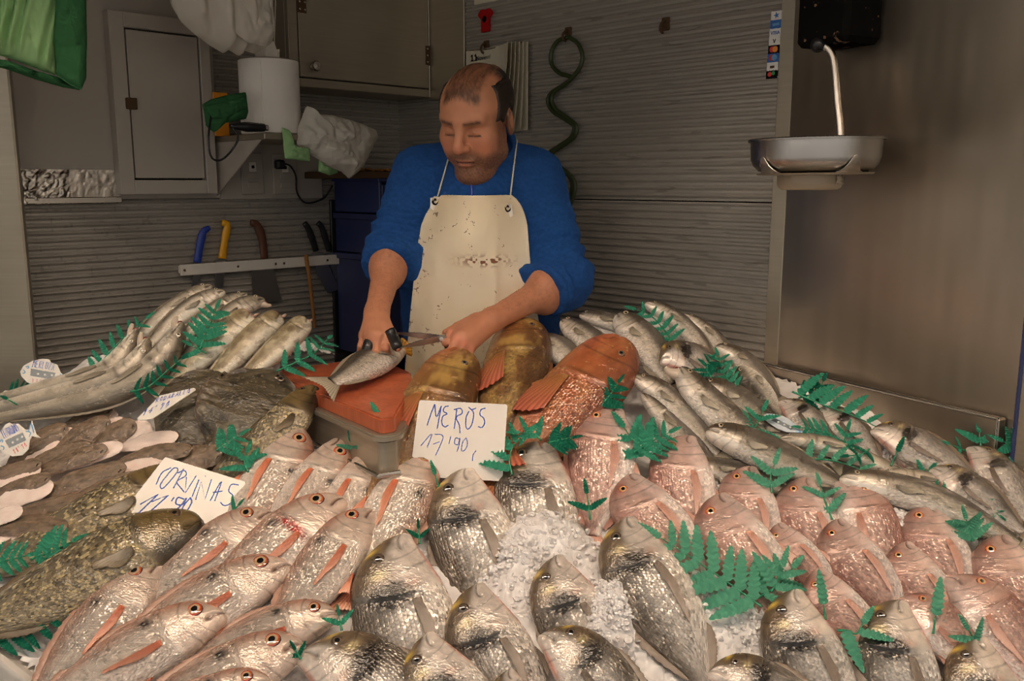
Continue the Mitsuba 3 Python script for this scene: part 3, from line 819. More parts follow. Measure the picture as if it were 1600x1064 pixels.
t = thing('plastic_bag', 'crumpled white plastic bag drooping from the end of the bracket shelf', 'bag')
obj('bag', polar(FL, [(479, 166), (486, 172), (492, 178), (520, 180), (560, 192), (586, 203), (590, 214), (583, 225), (572, 248), (556, 268), (545, 279), (535, 270), (510, 258), (485, 240), (464, 226), (466, 200), (473, 185)], 0.33, 0.06, 30, 130, 0.07, 11, 8), 'bag_white', t, smooth=25)
t = thing('plastic_bag', 'dark green plastic bag crumpled on the bracket shelf left of the paper roll', 'bag')
obj('bag', polar(FL, [(316, 163), (330, 155), (360, 147), (384, 144), (388, 175), (384, 186), (352, 192), (334, 207), (322, 197)], 0.30, 0.03, 22, 110, 0.03, 16, 9), 'bag_dkgreen', t, smooth=25)
obj('flap', polar(FL, [(318, 166), (345, 160), (384, 150), (386, 168), (352, 186), (332, 185)], 0.325, 0.012, 16, 80, 0.016, 18, 12), 'bag_dkgreen', t, smooth=25)
t = thing('plastic_bag', 'green plastic bag tail hanging below the shelf under the paper roll', 'bag')
obj('bag', polar(FL, [(441, 199), (452, 203), (458, 228), (484, 232), (484, 252), (445, 248), (443, 225)], 0.345, 0.012, 18, 80, 0.02, 22, 10), 'bag_green', t, smooth=25)
t = thing('plastic_bag', 'scrap of pale green bag showing under the crumpled white bag', 'bag')
obj('bag', polar(FL, [(498, 250), (526, 258), (528, 270), (515, 274), (497, 268)], 0.30, 0.012, 14, 60, 0.014, 24, 11), 'bag_green', t, smooth=25)
solo('picture_card', wbox(FL, *[wl(FL, x, 150, 0.08)[0] for x in (334, 357)], sw, sw + 0.13, 0.07, 0.075), 'orange_print', 'small orange card standing behind the green bag', 'card')
t = thing('hair_clipper', 'black corded gadget lying on the bracket shelf under the paper roll', 'gadget')
o = W3(FL, wl(FL, 398, 203, 0.335)[0], sw + 0.014, 0.335)
obj('body', tube(spline([o - 0.075 * FL[:3, 0], o, o + 0.03 * FL[:3, 0]], 14), np.r_[np.linspace(0.006, 0.014, 7), np.linspace(0.014, 0.011, 7)], 12), 'black_plastic', t, smooth=True)
obj('lead', tube(spline([o - 0.07 * FL[:3, 0], wp(FL, 372, 215, .35), wp(FL, 362, 235, .35), wp(FL, 345, 250, .35), wp(FL, 330, 245, .35), wp(FL, 326, 215, .35), wp(FL, 330, 180, .32)], 40), 0.0028, 8), 'black_plastic', t, smooth=True)
obj('tip', cbox([0.014, 0.016, 0.014], 0.003, frame(o + 0.036 * FL[:3, 0], FL[:3, 0], FL[:3, 1], FL[:3, 2])), 'steel_bright', t)

# ------------------------------------------------------------------ knife rail and knives
t = thing('knife_rail', 'white screwed knife rail on the ribbed left wall', 'rail')
KO = 0.035
ra, rb = wl(FL, 283, 420, KO), wl(FL, 566, 405, KO)
rw = (ra[1] + rb[1]) / 2
obj('bar', wbox(FL, ra[0], rb[0], rw - 0.017, rw + 0.017, KO - 0.012, KO, 0.002), 'white_plastic', t)
for x in (288, 372, 431, 444, 512):
    u = wl(FL, x, 415, KO)[0]
    obj('screw', lathe([(0, 0.003), (0.003, 0.002), (0.004, 0)], 12, frame(W3(FL, u, rw, KO), FL[:3, 0], FL[:3, 1], FL[:3, 2])), 'rusty', t)
obj('spacer', cat(wbox(FL, ra[0] + 0.005, ra[0] + 0.03, rw - 0.012, rw + 0.012, 0.002, KO - 0.012), wbox(FL, rb[0] - 0.03, rb[0] - 0.005, rw - 0.012, rw + 0.012, 0.002, KO - 0.012)), 'white_plastic', t)


def knife(name, label, hpts, rad, m, bpts, flat=0.6):
    t = thing(name, label, 'knife')
    O = 0.020
    P = spline([wp(FL, x, y, O) for x, y in hpts], 16)
    g = tube(P, np.interp(np.linspace(0, 1, 16), np.linspace(0, 1, len(rad)), rad), 12)
    n = FL[:3, 2]
    d = (g.vertices - W3(FL, 0, 0, O)) @ n
    g.vertices -= np.outer(d * (1 - flat), n)
    obj('handle', g, m, t, smooth=True)
    poly = sg.Polygon([wl(FL, x, y, 0.018) for x, y in bpts])
    obj('blade', plate(poly, 0.002, FL @ trimesh.transformations.translation_matrix([0, 0, 0.018])), 'blade', t)


knife('knife', 'fish knife with a blue plastic handle on the rail', [(327, 356), (318, 362), (313, 380), (308, 410)], [.008, .014, .0125, .013], 'blue_plastic', [(304, 412), (314, 412), (312, 440), (303, 446), (299, 448)])
knife('knife', 'fish knife with a yellow plastic handle on the rail', [(347, 348), (355, 352), (351, 375), (347, 404)], [.010, .0135, .0115, .014], 'yellow_plastic', [(336, 406), (352, 406), (348, 450), (335, 452)])
knife('cleaver', 'cleaver with a dark brown wooden handle on the rail', [(392, 348), (402, 352), (410, 375), (413, 404)], [.010, .016, .014, .013], 'brown_wood', [(392, 408), (424, 406), (440, 470), (395, 475)])
knife('knife', 'black handled knife on the rail, left of the two black ones', [(476, 348), (484, 362), (494, 392)], [.010, .013, .011], 'black_plastic', [(486, 396), (504, 394), (530, 452), (512, 458), (496, 430)])
knife('knife', 'black handled knife on the rail, right of the two black ones', [(497, 348), (504, 358), (514, 392)], [.010, .012, .011], 'black_plastic', [(508, 396), (520, 394), (536, 440), (534, 462)])
solo('sharpening_rod', tube([wp(FL, 478, 398, 0.045), wp(FL, 484, 440, 0.05), wp(FL, 492, 512, 0.06)], [0.007, 0.0065, 0.006], 10), 'ochre_wood', 'thin ochre wooden stick leaning on the knife rail', 'stick', smooth=True)

# ------------------------------------------------------------------ things on the right wall
M0 = lambda px, py, off=0.006: FRT @ trimesh.transformations.translation_matrix([*wl(FRT, px, py, off), off])
t = thing('wall_magnet', 'small red football shirt ornament on the right wall above the calendar', 'ornament')
sh = [(-.02, .035), (-.008, .035), (0, .03), (.008, .035), (.02, .035), (.034, .02), (.024, .008), (.019, .013), (.019, -.036), (-.019, -.036), (-.019, .013), (-.024, .008), (-.034, .02)]
obj('shirt', plate(sh, 0.007, M0(760, 32)), 'red_cloth', t)
obj('badge', lathe([(0, 0.002), (0.009, 0.0015), (0.011, 0)], 16, M0(757, 30, 0.0125)), 'ink_black', t)
solo('wall_paper_note', wbox(FRT, *[wl(FRT, x, 0, .006)[0] for x in (741, 800)], wl(FRT, 760, 5)[1], wl(FRT, 760, -60)[1], 0.005, 0.007), 'calendar_paper', 'edge of a pale notice at the top of the right wall', 'paper')


def hook(px, py, label):
    t = thing('wall_hook', label, 'hook')
    m = M0(px, py, 0.004)
    obj('base', cbox([0.024, 0.034, 0.006], 0.002, m @ trimesh.transformations.translation_matrix([0, 0, 0.003])), 'rusty', t)
    p = [(0, .006, .006), (0, .002, .02), (0, -.012, .028), (0, -.022, .022), (0, -.024, .014)]
    obj('hook', tube(spline([(m @ np.r_[q, 1])[:3] for q in p], 16), 0.0035, 8), 'rusty', t, smooth=True)


hook(761, 72, 'rusty hook holding the calendar')
hook(889, 52, 'rusty hook holding the green hose')
hook(1041, 38, 'small empty hook high on the right wall')

t = thing('wall_calendar', 'cream wall calendar with curling pages behind the fishmonger\'s head', 'calendar')
a, b = wl(FRT, 728, 80, 0.02), wl(FRT, 826, 198, 0.02)
cw, ch = b[0] - a[0] - 0.02, a[1] - b[1] + 0.01
for k in range(6):
    gu, gv = np.meshgrid(np.linspace(0, 1, 16), np.linspace(0, 1, 24), indexing='ij')
    curl = (0.012 + 0.009 * k) * gu ** 4 + 0.010 * k * gv ** 2 * gu ** 2
    u = a[0] + gu * (cw + 0.004 * (5 - k)) - 0.3 * curl
    w = a[1] - gv * (ch - 0.006 * k * 0 - 0.004 * (k % 3))
    o = 0.008 + 0.0022 * k + curl
    obj('page', sheet(FRT[:3, 3] + u[..., None] * FRT[:3, 0] + w[..., None] * FRT[:3, 1] + o[..., None] * FRT[:3, 2], 0.0008), 'calendar_paper', t, smooth=40)
ti = meshkit.text_mesh('Noviembre', 0.013, 0.0008)
MC = FRT @ trimesh.transformations.translation_matrix([a[0] + 0.052, a[1] - 0.035, 0.021])
ti.apply_transform(MC)
obj('month_name', ti, 'ink_black', t)
ti = meshkit.text_mesh('11', 0.020, 0.0008, bold=True)
ti.apply_transform(FRT @ trimesh.transformations.translation_matrix([a[0] + 0.022, a[1] - 0.035, 0.021]))
obj('month_number', ti, 'ink_black', t)
dg = []
for r in range(5):
    for c in range(7):
        if r * 7 + c - 1 < 1 or r * 7 + c - 1 > 30:
            continue
        m = meshkit.text_mesh(str(r * 7 + c - 1), 0.006, 0.0008)
        uu = 0.015 + c * (cw - 0.03) / 7
        m.apply_transform(FRT @ trimesh.transformations.translation_matrix([a[0] + uu, a[1] - 0.075 - r * 0.033, 0.021 + 0.055 * (uu / cw) ** 4]))
        dg.append(m)
obj('dates', cat(*dg), 'ink_black', t)
obj('binding', tube([W3(FRT, a[0], a[1], 0.016), W3(FRT, (a[0] * .6 + b[0] * .4), a[1] - 0.004, 0.02), W3(FRT, a[0] + cw, a[1], 0.03)], 0.003, 8), 'steel_bright', t)

t = thing('green_hose', 'dark green hose looped over a hook and twisting down the right wall', 'hose')
loop = [(889, 58), (872, 64), (862, 80), (862, 100), (874, 114), (893, 121), (880, 133), (862, 145), (856, 158), (864, 174), (884, 187), (897, 198), (892, 215), (874, 228), (858, 240), (864, 255), (882, 268), (894, 285), (890, 310), (876, 340)]
loop2 = [(889, 58), (903, 68), (910, 86), (907, 104), (896, 119), (884, 131), (868, 142), (862, 156), (870, 172), (889, 186), (901, 198), (897, 214), (880, 227), (863, 240), (868, 256), (886, 269), (898, 286), (894, 312), (880, 342)]
for L, o in ((loop, 0.016), (loop2, 0.022)):
    obj('strand', tube(spline([wp(FRT, x, y, o) for x, y in L], 120), 0.0065, 12), 'hose_green', t, smooth=True)

# payment stickers, each with its mark
SY = [24, 38, 51, 64, 77, 90, 104, 116]
BASE = ['white_print', 'blue_print', 'white_print', 'white_print', 'ink_black', 'blue_print', 'white_print', 'ink_black']
WHAT = ['white sticker with a blue star', 'plain blue sticker', 'white sticker lettered VISA', 'white sticker with a black tick', 'sticker with overlapping red and orange discs', 'sticker with overlapping red and blue discs', 'white sticker with a brown bar', 'black sticker with red and green mark']
for i, y in enumerate(SY):
    x = 1213.5 - 8 * i / 7
    u, w = wl(FRT, x, y, 0.006)
    hw, hh = 0.0155, 0.0105
    t = thing('payment_sticker', WHAT[i] + ' in the sticker column by the steel wall', 'sticker', 'card stickers in a column')
    obj('backing', wbox(FRT, u - hw, u + hw, w - hh, w + hh, 0.0035, 0.006, 0.0005), BASE[i], t)

    def disc(dx, dy, r, m, o=0.006):
        obj('mark', lathe([(0, 0.0006), (r, 0.0006), (r, 0)], 20, FRT @ trimesh.transformations.translation_matrix([u + dx, w + dy, o])), m, t)

    def word(s, h, m, dx=0):
        g = meshkit.text_mesh(s, h, 0.0006, bold=True)
        g.apply_translation([-g.bounds[:, 0].mean() + dx, -g.bounds[:, 1].mean(), 0])
        g.apply_transform(FRT @ trimesh.transformations.translation_matrix([u, w, 0.006]))
        obj('mark', g, m, t)
    if i == 0:
        st = [((0.009 if k % 2 == 0 else 0.003) * math.cos(k * math.pi / 5 + 0.5), (0.009 if k % 2 == 0 else 0.003) * math.sin(k * math.pi / 5 + 0.5)) for k in range(10)]
        obj('mark', plate(st, 0.0006, FRT @ trimesh.transformations.translation_matrix([u, w, 0.006])), 'blue_print', t)
    elif i == 1:
        obj('mark', wbox(FRT, u - 0.009, u + 0.009, w - 0.003, w + 0.003, 0.006, 0.0066, 0.0002), 'sign_blue', t)
    elif i == 2:
        word('VISA', 0.0075, 'ink_blue')
    elif i == 3:
        word('V', 0.009, 'ink_black')
    elif i == 4:
        disc(-0.004, 0, 0.0075, 'red_print'); disc(0.004, 0, 0.0075, 'orange_print', 0.0064)
    elif i == 5:
        disc(-0.004, 0, 0.0075, 'red_print'); disc(0.004, 0, 0.0075, 'sign_blue', 0.0064)
    elif i == 6:
        obj('mark', wbox(FRT, u - 0.006, u + 0.006, w - 0.004, w + 0.002, 0.006, 0.0066, 0.0002), 'rusty', t)
    else:
        disc(-0.005, 0, 0.006, 'red_print'); disc(0.005, 0.002, 0.005, 'green_print', 0.0064)

# ------------------------------------------------------------------ hanging scale on the steel wall
t = thing('fish_scale', 'hanging steel pan scale on a curved arm under a chipped black housing', 'scale')
pc = atY(1274, 243, 1.98)
D = np.dot(pc - CAM, CF)
PR = 101 * D / FPX
a, b = wl(FS, 1240, 76, 0.12), wl(FS, 1323, 40, 0.12)
Mh = wbox(FS, a[0], b[0], a[1], a[1] + 0.34, 0.0, 0.12, 0.012)
scene['chipped_black'] = two({'type': 'diffuse', 'reflectance': proc(lambda p, n, uv: mix(C(22, 21, 20), C(120, 96, 76), smoothstep(0.62, 0.70, fbm(p.x * 70, p.y * 70, p.z * 70) + 0.16 * smoothstep(1.74, 1.67, p.z) - 0.11)))})
obj('housing', Mh, 'chipped_black', t)
bp = atY(1278, 70, np.mean([W3(FS, (a[0] + b[0]) / 2, 0, 0.10)[1]]))
obj('joint', cat(trimesh.Trimesh(*(lambda s: (s.vertices * 0.017 + bp, s.faces))(trimesh.creation.icosphere(3)))), 'black_plastic', t, smooth=True)
e = atY(1313, 216, pc[1] + 0.03)
k1 = atY(1297, 80, bp[1] - 0.01)
k2 = atY(1303, 100, bp[1] - 0.02)
obj('arm', tube(spline([bp, (bp + k1) / 2 + [0, 0, 0.004], k1, k2, (k2 + e) / 2, e, e + [0.002, 0.0, -0.09]], 40), 0.0085, 14), 'steel_bright', t, smooth=True)
H = 52 * D / FPX
pp = [(0.0, 0.0), (PR * 0.70, 0.0), (PR * 0.84, 0.004), (PR * 0.93, 0.016), (PR * 0.965, 0.030), (PR * 0.975, H - 0.004), (PR * 1.0, H), (PR * 1.015, H - 0.002), (PR * 1.01, H - 0.006), (PR * 0.985, H - 0.005),
      (PR * 0.955, H - 0.004), (PR * 0.945, 0.031), (PR * 0.91, 0.019), (PR * 0.83, 0.008), (0, 0.004)]
base = pc - [0, 0, H / 2]
Mp = frame(base, nrm([1, 0, 0.012]), [0, 1, 0], nrm([-0.012, 0, 1]))
obj('pan', lathe([(r, z) for r, z in pp], 72, Mp), 'pan_steel', t, smooth=35)
hold = []
for ang in (-2.75, -1.28, 0.3, 1.7):
    th = np.linspace(-0.26, 0.26, 15)
    zz = np.linspace(0, 1, 8)
    A, Z = np.meshgrid(th, zz, indexing='ij')
    hgt = 0.034 * np.exp(-(A / 0.12) ** 2) + 0.002
    r = np.interp(Z * hgt, [0, 0.004, 0.016, 0.03, 0.06], [PR * 0.86, PR * .88, PR * .955, PR * .985, PR * .99])
    P = np.stack([r * np.cos(A + ang), r * np.sin(A + ang), Z * hgt - 0.002], -1)
    P = P @ Mp[:3, :3].T + Mp[:3, 3]
    obj('holder_clip', sheet(P, 0.002), 'steel_bright', t, smooth=40)
obj('holder_ring', lathe([(PR * .5, -0.006), (PR * .86, -0.005), (PR * .88, -0.001), (PR * .5, -0.001), (PR * .5, -0.006)], 60, Mp), 'steel', t, smooth=40)
bc = base + [-0.01, 0, 0]
br_ = 49 * D / FPX
bh = 27 * D / FPX
hb = obj('base', lathe([(0, -bh), (br_ * .86, -bh), (br_ * .96, -bh + .005), (br_, -bh + .014), (br_, -0.006), (0, -0.006)], 48, frame(bc, [1, 0, 0], [0, 1, 0], [0, 0, 1])), 'scale_base', t, smooth=40)
A, Z = np.meshgrid(np.linspace(-1.0, -0.15, 16), np.linspace(0.0, 1, 10), indexing='ij')
rr_ = br_ + 0.0015 + 0.003 * meshkit.noise(np.stack([A * 12, Z * 6, A * 0], -1))
obj('foil_patch', sheet(np.stack([rr_ * np.cos(A), rr_ * np.sin(A), -bh + 0.012 + Z * (bh - 0.018)], -1) + bc, 0.0008), 'tape_silver', hb, smooth=30)

# lamps over the counter (above the frame)
for i, (x, y) in enumerate(((-0.75, 0.95), (0.55, 0.85))):
    t = thing('tube_lamp', ('left', 'right')[i] + ' fluorescent tube fixture hung over the fish counter', 'lamp')
    obj('housing', cat(cbox([1.05, 0.16, 0.012], 0.003, at=[x, y, 2.37]), cbox([1.05, 0.012, 0.09], 0.003, at=[x, y + 0.08, 2.325]), cbox([1.05, 0.012, 0.04], 0.003, at=[x, y - 0.08, 2.35])), 'white_plastic', t)
    obj('tube', tube([[x - 0.5, y, 2.335], [x + 0.5, y, 2.335]], 0.02, 16), {'type': 'diffuse'}, t, smooth=40, emitter={'type': 'area', 'radiance': {'type': 'rgb', 'value': LAMP}})
    obj('hanger', cat(tube([[x - 0.4, y, 2.376], [x - 0.4, y, 2.65]], 0.004, 6), tube([[x + 0.4, y, 2.376], [x + 0.4, y, 2.65]], 0.004, 6)), 'steel', t)
for i, (x, y) in enumerate(((-1.0, 0.85), (-0.35, 0.75), (0.35, 0.7), (0.95, 0.9))):
    t = thing('spot_lamp', ('first', 'second', 'third', 'fourth')[i] + ' warm spot lamp from the left above the counter front', 'lamp')
    p = np.array([x, y, 2.45])
    d = nrm(np.array([x * 0.85, 1.75, 0.8]) - p)
    s = nrm(np.cross(d, [0, 0, 1.0]))
    Ml = frame(p, s, np.cross(d, s), d)
    obj('shade', lathe([(0.02, -0.09), (0.045, -0.06), (0.055, 0.02), (0.052, 0.02), (0.042, -0.055), (0.0, -0.07)], 24, Ml), 'black_plastic', t, smooth=40)
    obj('bulb', lathe([(0.0, 0.006), (0.03, 0.004), (0.036, -0.006), (0.0, -0.012)], 20, Ml), {'type': 'diffuse'}, t, emitter={'type': 'area', 'radiance': {'type': 'rgb', 'value': SPOT}})
    obj('stem', tube([p - 0.085 * d, [p[0], p[1], 2.65]], 0.006, 8), 'black_plastic', t)
# ------------------------------------------------------------------ the sloping counter: steel base, tray of crushed ice heaped up at the back
def bed(x, y):
    """height of the ice under the fish"""
    x, y = np.asarray(x, float), np.asarray(y, float)
    z = np.where(y < 2.0, 0.92 + 0.48 * (y - 2.0), 0.92 + 0.10 * (y - 2.0))
    z = z + 0.185 * np.exp(-((x + 0.78) / 0.30) ** 2 - ((y - 2.22) / 0.20) ** 2) * sstep(-0.36, -0.50, x)
    z = z + 0.135 * np.exp(-((x - 0.33) / 0.24) ** 2 - ((y - 2.36) / 0.26) ** 2)
    return z


def bed_n(x, y, e=0.03):
    return nrm(np.array([-(bed(x + e, y) - bed(x - e, y)) / (2 * e), -(bed(x, y + e) - bed(x, y - e)) / (2 * e), 1.0]))


def on_bed(px, py, lift=0.0):
    d = raydir(px, py)
    t = np.linspace(0.7, 3.2, 1200)
    P = CAM + t[:, None] * d
    g = P[:, 2] - bed(P[:, 0], P[:, 1]) - lift
    k = np.nonzero(g <= 0)[0]
    if len(k) and k[0] > 0 and P[k[0], 1] < 2.6:
        i = k[0]
        f = g[i - 1] / (g[i - 1] - g[i])
        return P[i - 1] + f * (P[i] - P[i - 1])
    m = (P[:, 1] > 1.2) & (P[:, 1] < 2.5)
    return P[m][np.argmin(np.abs(g[m]))]


FRONT_N = nrm(np.array([0.50, 0.87]))
BED_POLY = sg.Polygon([(-1.60, 1.81), (-0.859, 1.39), (0.30, 0.73), (1.18, 0.73), (1.18, 1.52), (1.005, 1.72), (0.66, 2.27), (0.42, 2.48), (0.14, 2.44), (0.10, 2.10), (-0.20, 1.74), (-0.42, 1.91), (-0.56, 2.12), (-0.46, 2.33), (-0.78, 2.34), (-1.0, 2.16), (-1.60, 2.02)])


def in_bed(x, y):
    import shapely
    return shapely.contains_xy(BED_POLY, x, y)


MOUNDS = [(850, 862, .052, .075), (800, 900, .03, .05), (1010, 905, .03, .06), (1090, 955, .035, .07), (960, 965, .045, .05), (940, 1010, .04, .05), (1165, 822, .035, .045), (1385, 835, .035, .05),
          (1440, 862, .035, .05), (1545, 885, .03, .04), (1300, 945, .02, .05), (1375, 725, .045, .03), (1310, 690, .03, .03), (1170, 970, .02, .05), (700, 760, .02, .05), (425, 950, .02, .04), (885, 610, .05, .05), (1120, 800, .02, .05)]
mound_pts = [(on_bed(x, y)[:2], a, s) for x, y, a, s in MOUNDS]
step = 0.0075
gx, gy = np.meshgrid(np.arange(-1.6, 1.19, step), np.arange(0.72, 2.53, step), indexing='ij')
ins = in_bed(gx, gy)
q = np.stack([gx, gy, gx * 0], -1)
z = bed(gx, gy) - 0.045 * sstep(1.70, 1.92, gy)
for c, a, s in mound_pts:
    z = z + a * np.exp(-((gx - c[0]) ** 2 + (gy - c[1]) ** 2) / s ** 2)
z = z + 0.020 * (meshkit.fbm(q * 22, 3) - 0.5) + 0.012 * (meshkit.noise(q * 95, 5) - 0.5)
k = -np.ones(gx.shape, int)
k[ins] = np.arange(ins.sum())
a4 = np.stack([k[:-1, :-1], k[1:, :-1], k[1:, 1:], k[:-1, 1:]], -1).reshape(-1, 4)
a4 = a4[(a4 >= 0).all(1)]
ice = trimesh.Trimesh(np.stack([gx, gy, z], -1)[ins], np.vstack([a4[:, [0, 1, 2]], a4[:, [0, 2, 3]]]), process=False)
# loose crushed pieces on the heaps
chips = []
base = trimesh.creation.icosahedron()
for c, a, s in mound_pts:
    for i in range(int(90 + 2600 * s)):
        x, y = c + rng.normal(0, s * 0.62, 2)
        if not in_bed(x, y):
            continue
        zz = bed(x, y) + sum(aa * math.exp(-((x - cc[0]) ** 2 + (y - cc[1]) ** 2) / ss ** 2) for cc, aa, ss in mound_pts)
        r = rng.uniform(0.002, 0.0065)
        v = base.vertices * (1 + rng.uniform(-.35, .35, (12, 1))) * r * rng.uniform(.7, 1.3, 3)
        chips.append(trimesh.Trimesh(v + [x, y, zz + rng.uniform(0, .005)], base.faces, process=False))
scene['crushed_ice'] = mikit.ply(cat(ice, *chips), 'ice', smooth=50)
labels['crushed_ice'] = {'label': 'bed of crushed ice under the fish, heaped between them', 'category': 'ice', 'kind': 'stuff'}

t = thing('fish_counter', 'sloping steel fish counter with a white tray edge at the lower left', 'counter')
obj('base', plate(sg.Polygon(BED_POLY.buffer(-0.03).exterior), 0.27), 'steel', t)


def rim(poly_pts, m):
    p = np.array(poly_pts, float)
    P = np.stack([p[:, 0], p[:, 1], bed(p[:, 0], p[:, 1])], 1)
    n = 24
    L = np.array([P[0] + (P[1] - P[0]) * s for s in np.linspace(0, 1, n)])
    L[:, 2] = bed(L[:, 0], L[:, 1])
    out = np.array([-FRONT_N[0], -FRONT_N[1], 0])
    prof = [(0.07, -0.004), (0.005, -0.002), (-0.012, 0.012), (-0.02, 0.012), (-0.024, 0.004), (-0.024, -0.20), (0.0, -0.20)]
    G = np.array([[l - a * out * 1.0 + [0, 0, b] for a, b in prof] for l in L])
    return sheet(G, 0.003)


obj('tray_edge', rim([(-1.60, 1.81), (0.30, 0.73)], None), 'tray_white', t, smooth=30)
obj('front_panel', cbox([2.2, 0.02, 0.5], 0.004, frame([-0.65 - 0.5 * .012, 1.27 - 0.87 * .012, 0.25], nrm([0.87, -0.495, 0]), nrm([0.495, 0.87, 0]), [0, 0, 1])), 'black_plastic', t)

# cutting board on its steel stand
A_, B_ = np.array([-0.59, 2.10]), np.array([-0.25, 1.66])
wd = np.array([0.79, 0.61])
ed = nrm(B_ - A_)
bl = np.linalg.norm(B_ - A_)
mid = (A_ + B_) / 2 + wd * 0.20
BZ = 0.955
t = thing('cutting_board', 'worn red-brown cutting board in front of the fishmonger', 'cutting board')
BP = sg.Polygon([(0, 0), (bl, 0), (bl, .03), (bl * .62, .20), (bl * .40, .27), (0, .30)]).buffer(-.012).buffer(.012)
BM = frame([*A_, 0], [*ed, 0], [*wd, 0], [0, 0, 1])


def slab(inset, z0, z1, bev=.004):
    q = BP.buffer(inset)
    return cat(plate(q, z1 - z0 - bev, BM, z0), plate(q.buffer(-bev), bev, BM, z1 - bev))


obj('board', slab(0, BZ - .030, BZ), 'board_red', t)
t = thing('board_stand', 'stainless steel stand with a folded rim under the red cutting board', 'stand')
obj('top', slab(.015, BZ - .043, BZ - .031), 'steel', t)
obj('skirt', slab(.004, BZ - .115, BZ - .044), 'steel', t)
obj('lower_lip', tube([(BM @ [x, y, BZ - .108, 1])[:3] for x, y in ((-.01, -.016), (bl + .014, -.016), (bl + .014, .03))], .005, 8), 'steel_bright', t)
for x, y in ((.03, .03), (bl - .03, .015), (.03, .26)):
    obj('leg', cbox([0.025, 0.025, BZ - 0.12], 0.003, BM @ trimesh.transformations.translation_matrix([x, y, (BZ - 0.12) / 2])), 'steel', t)
# ------------------------------------------------------------------ the fishmonger
HC = atY(746, 186, 2.30)                  # middle of the head
yaw, pitch_, roll_ = math.radians(-24), math.radians(24), math.radians(4)
cy, sy, cp_, sp_ = math.cos(yaw), math.sin(yaw), math.cos(pitch_), math.sin(pitch_)
Rz = np.array([[cy, -sy, 0], [sy, cy, 0], [0, 0, 1]])
Rx = np.array([[1, 0, 0], [0, cp_, -sp_], [0, sp_, cp_]])
Ry = np.array([[math.cos(roll_), 0, math.sin(roll_)], [0, 1, 0], [-math.sin(roll_), 0, math.cos(roll_)]])
HR = Rz @ Rx @ Ry                         # head axes: x to the viewer's right, -y the face, z up
HS = 1.06


def head_local(p):
    return (p - HC) @ HR / HS


def near(p, c, r, fn):
    """fn(p) where p is within r of c, a safe far distance elsewhere"""
    dist = np.linalg.norm(p - c, axis=-1)
    m = dist < r
    out = dist - r + .05
    if m.any():
        out = np.where(m, 0, out)
        out[m] = fn(p[m])
    return out


def skull(q):
    d = ell(q, (0, .018, .038), (.076, .098, .084))
    d = smin(d, ell(q, (0, -.030, .030), (.068, .066, .072)), .03)
    return d


def head_sdf(p):
    q = head_local(p)
    x = np.abs(q[..., 0])
    qa = np.stack([x, q[..., 1], q[..., 2]], -1)
    d = skull(q)
    d = smin(d, ell(q, (0, -.030, -.045), (.064, .066, .078)), .03)
    d = smin(d, sph(qa, (.046, -.012, -.072), .026), .03)             # jaw corner
    d = smin(d, ell(q, (0, -.074, -.104), (.030, .024, .022)), .028)     # chin
    d = smin(d, ell(q, (0, -.045, -.118), (.045, .045, .020)), .03)     # under the chin
    d = smin(d, cap(qa, (.008, -.093, .026), (.046, -.078, .030), .0095, .009), .018)   # brow
    d = smin(d, sph(qa, (.046, -.064, -.022), .022), .026)              # cheekbone
    d = smin(d, ell(qa, (.040, -.062, -.055), (.020, .022, .026)), .02)
    d = smax(d, -ell(qa, (.031, -.104, .004), (.018, .016, .0115)), .012)  # eye hollow
    d = smin(d, ell(qa, (.031, -.079, .002), (.0150, .0135, .0115)), .004)   # lids over the eyeball
    d = smin(d, cap(q, (0, -.094, .018), (0, -.116, -.022), .0085, .0115), .014)   # nose
    d = smin(d, sph(q, (0, -.118, -.027), .0125), .008)
    d = smin(d, ell(qa, (.0135, -.104, -.032), (.0085, .011, .008)), .007)
    d = smax(d, -sph(qa, (.0065, -.112, -.040), .0035), .003)           # nostrils
    d = smin(d, ell(q, (0, -.090, -.063), (.026, .013, .0065)), .008)     # upper lip
    d = smin(d, ell(q, (0, -.090, -.074), (.021, .012, .0065)), .008)     # lower lip
    d = smax(d, -ell(q, (0, -.106, -.0685), (.026, .010, .0018)), .004)   # mouth line
    d = smax(d, -cap(q, (0, -.112, -.045), (0, -.106, -.056), .0025), .004)
    # ears
    qe = qa - np.array([.077, .012, -.008])
    e = ell(qe @ np.array([[.94, .34, 0], [-.34, .94, 0], [0, 0, 1]]).T, (0, 0, 0), (.0095, .020, .033))
    e = smax(e, -ell(qe, (.010, -.004, .004), (.009, .011, .020)), .006)
    d = smin(d, e, .006)
    return d * HS


def P_(px, py, Y):
    return atY(px, py, Y)


NK0, NK1 = HC + HR @ np.array([0, .03, -.06]), P_(752, 262, 2.42)
TX = -0.088
# right arm of the picture (his left) and left arm of the picture (his right)
SH_L, EL_L, WR_L = P_(643, 268, 2.42), P_(613, 392, 2.34), P_(589, 487, 2.13)
SH_R, EL_R, WR_R = P_(850, 275, 2.42), P_(882, 438, 2.30), P_(768, 500, 2.10)


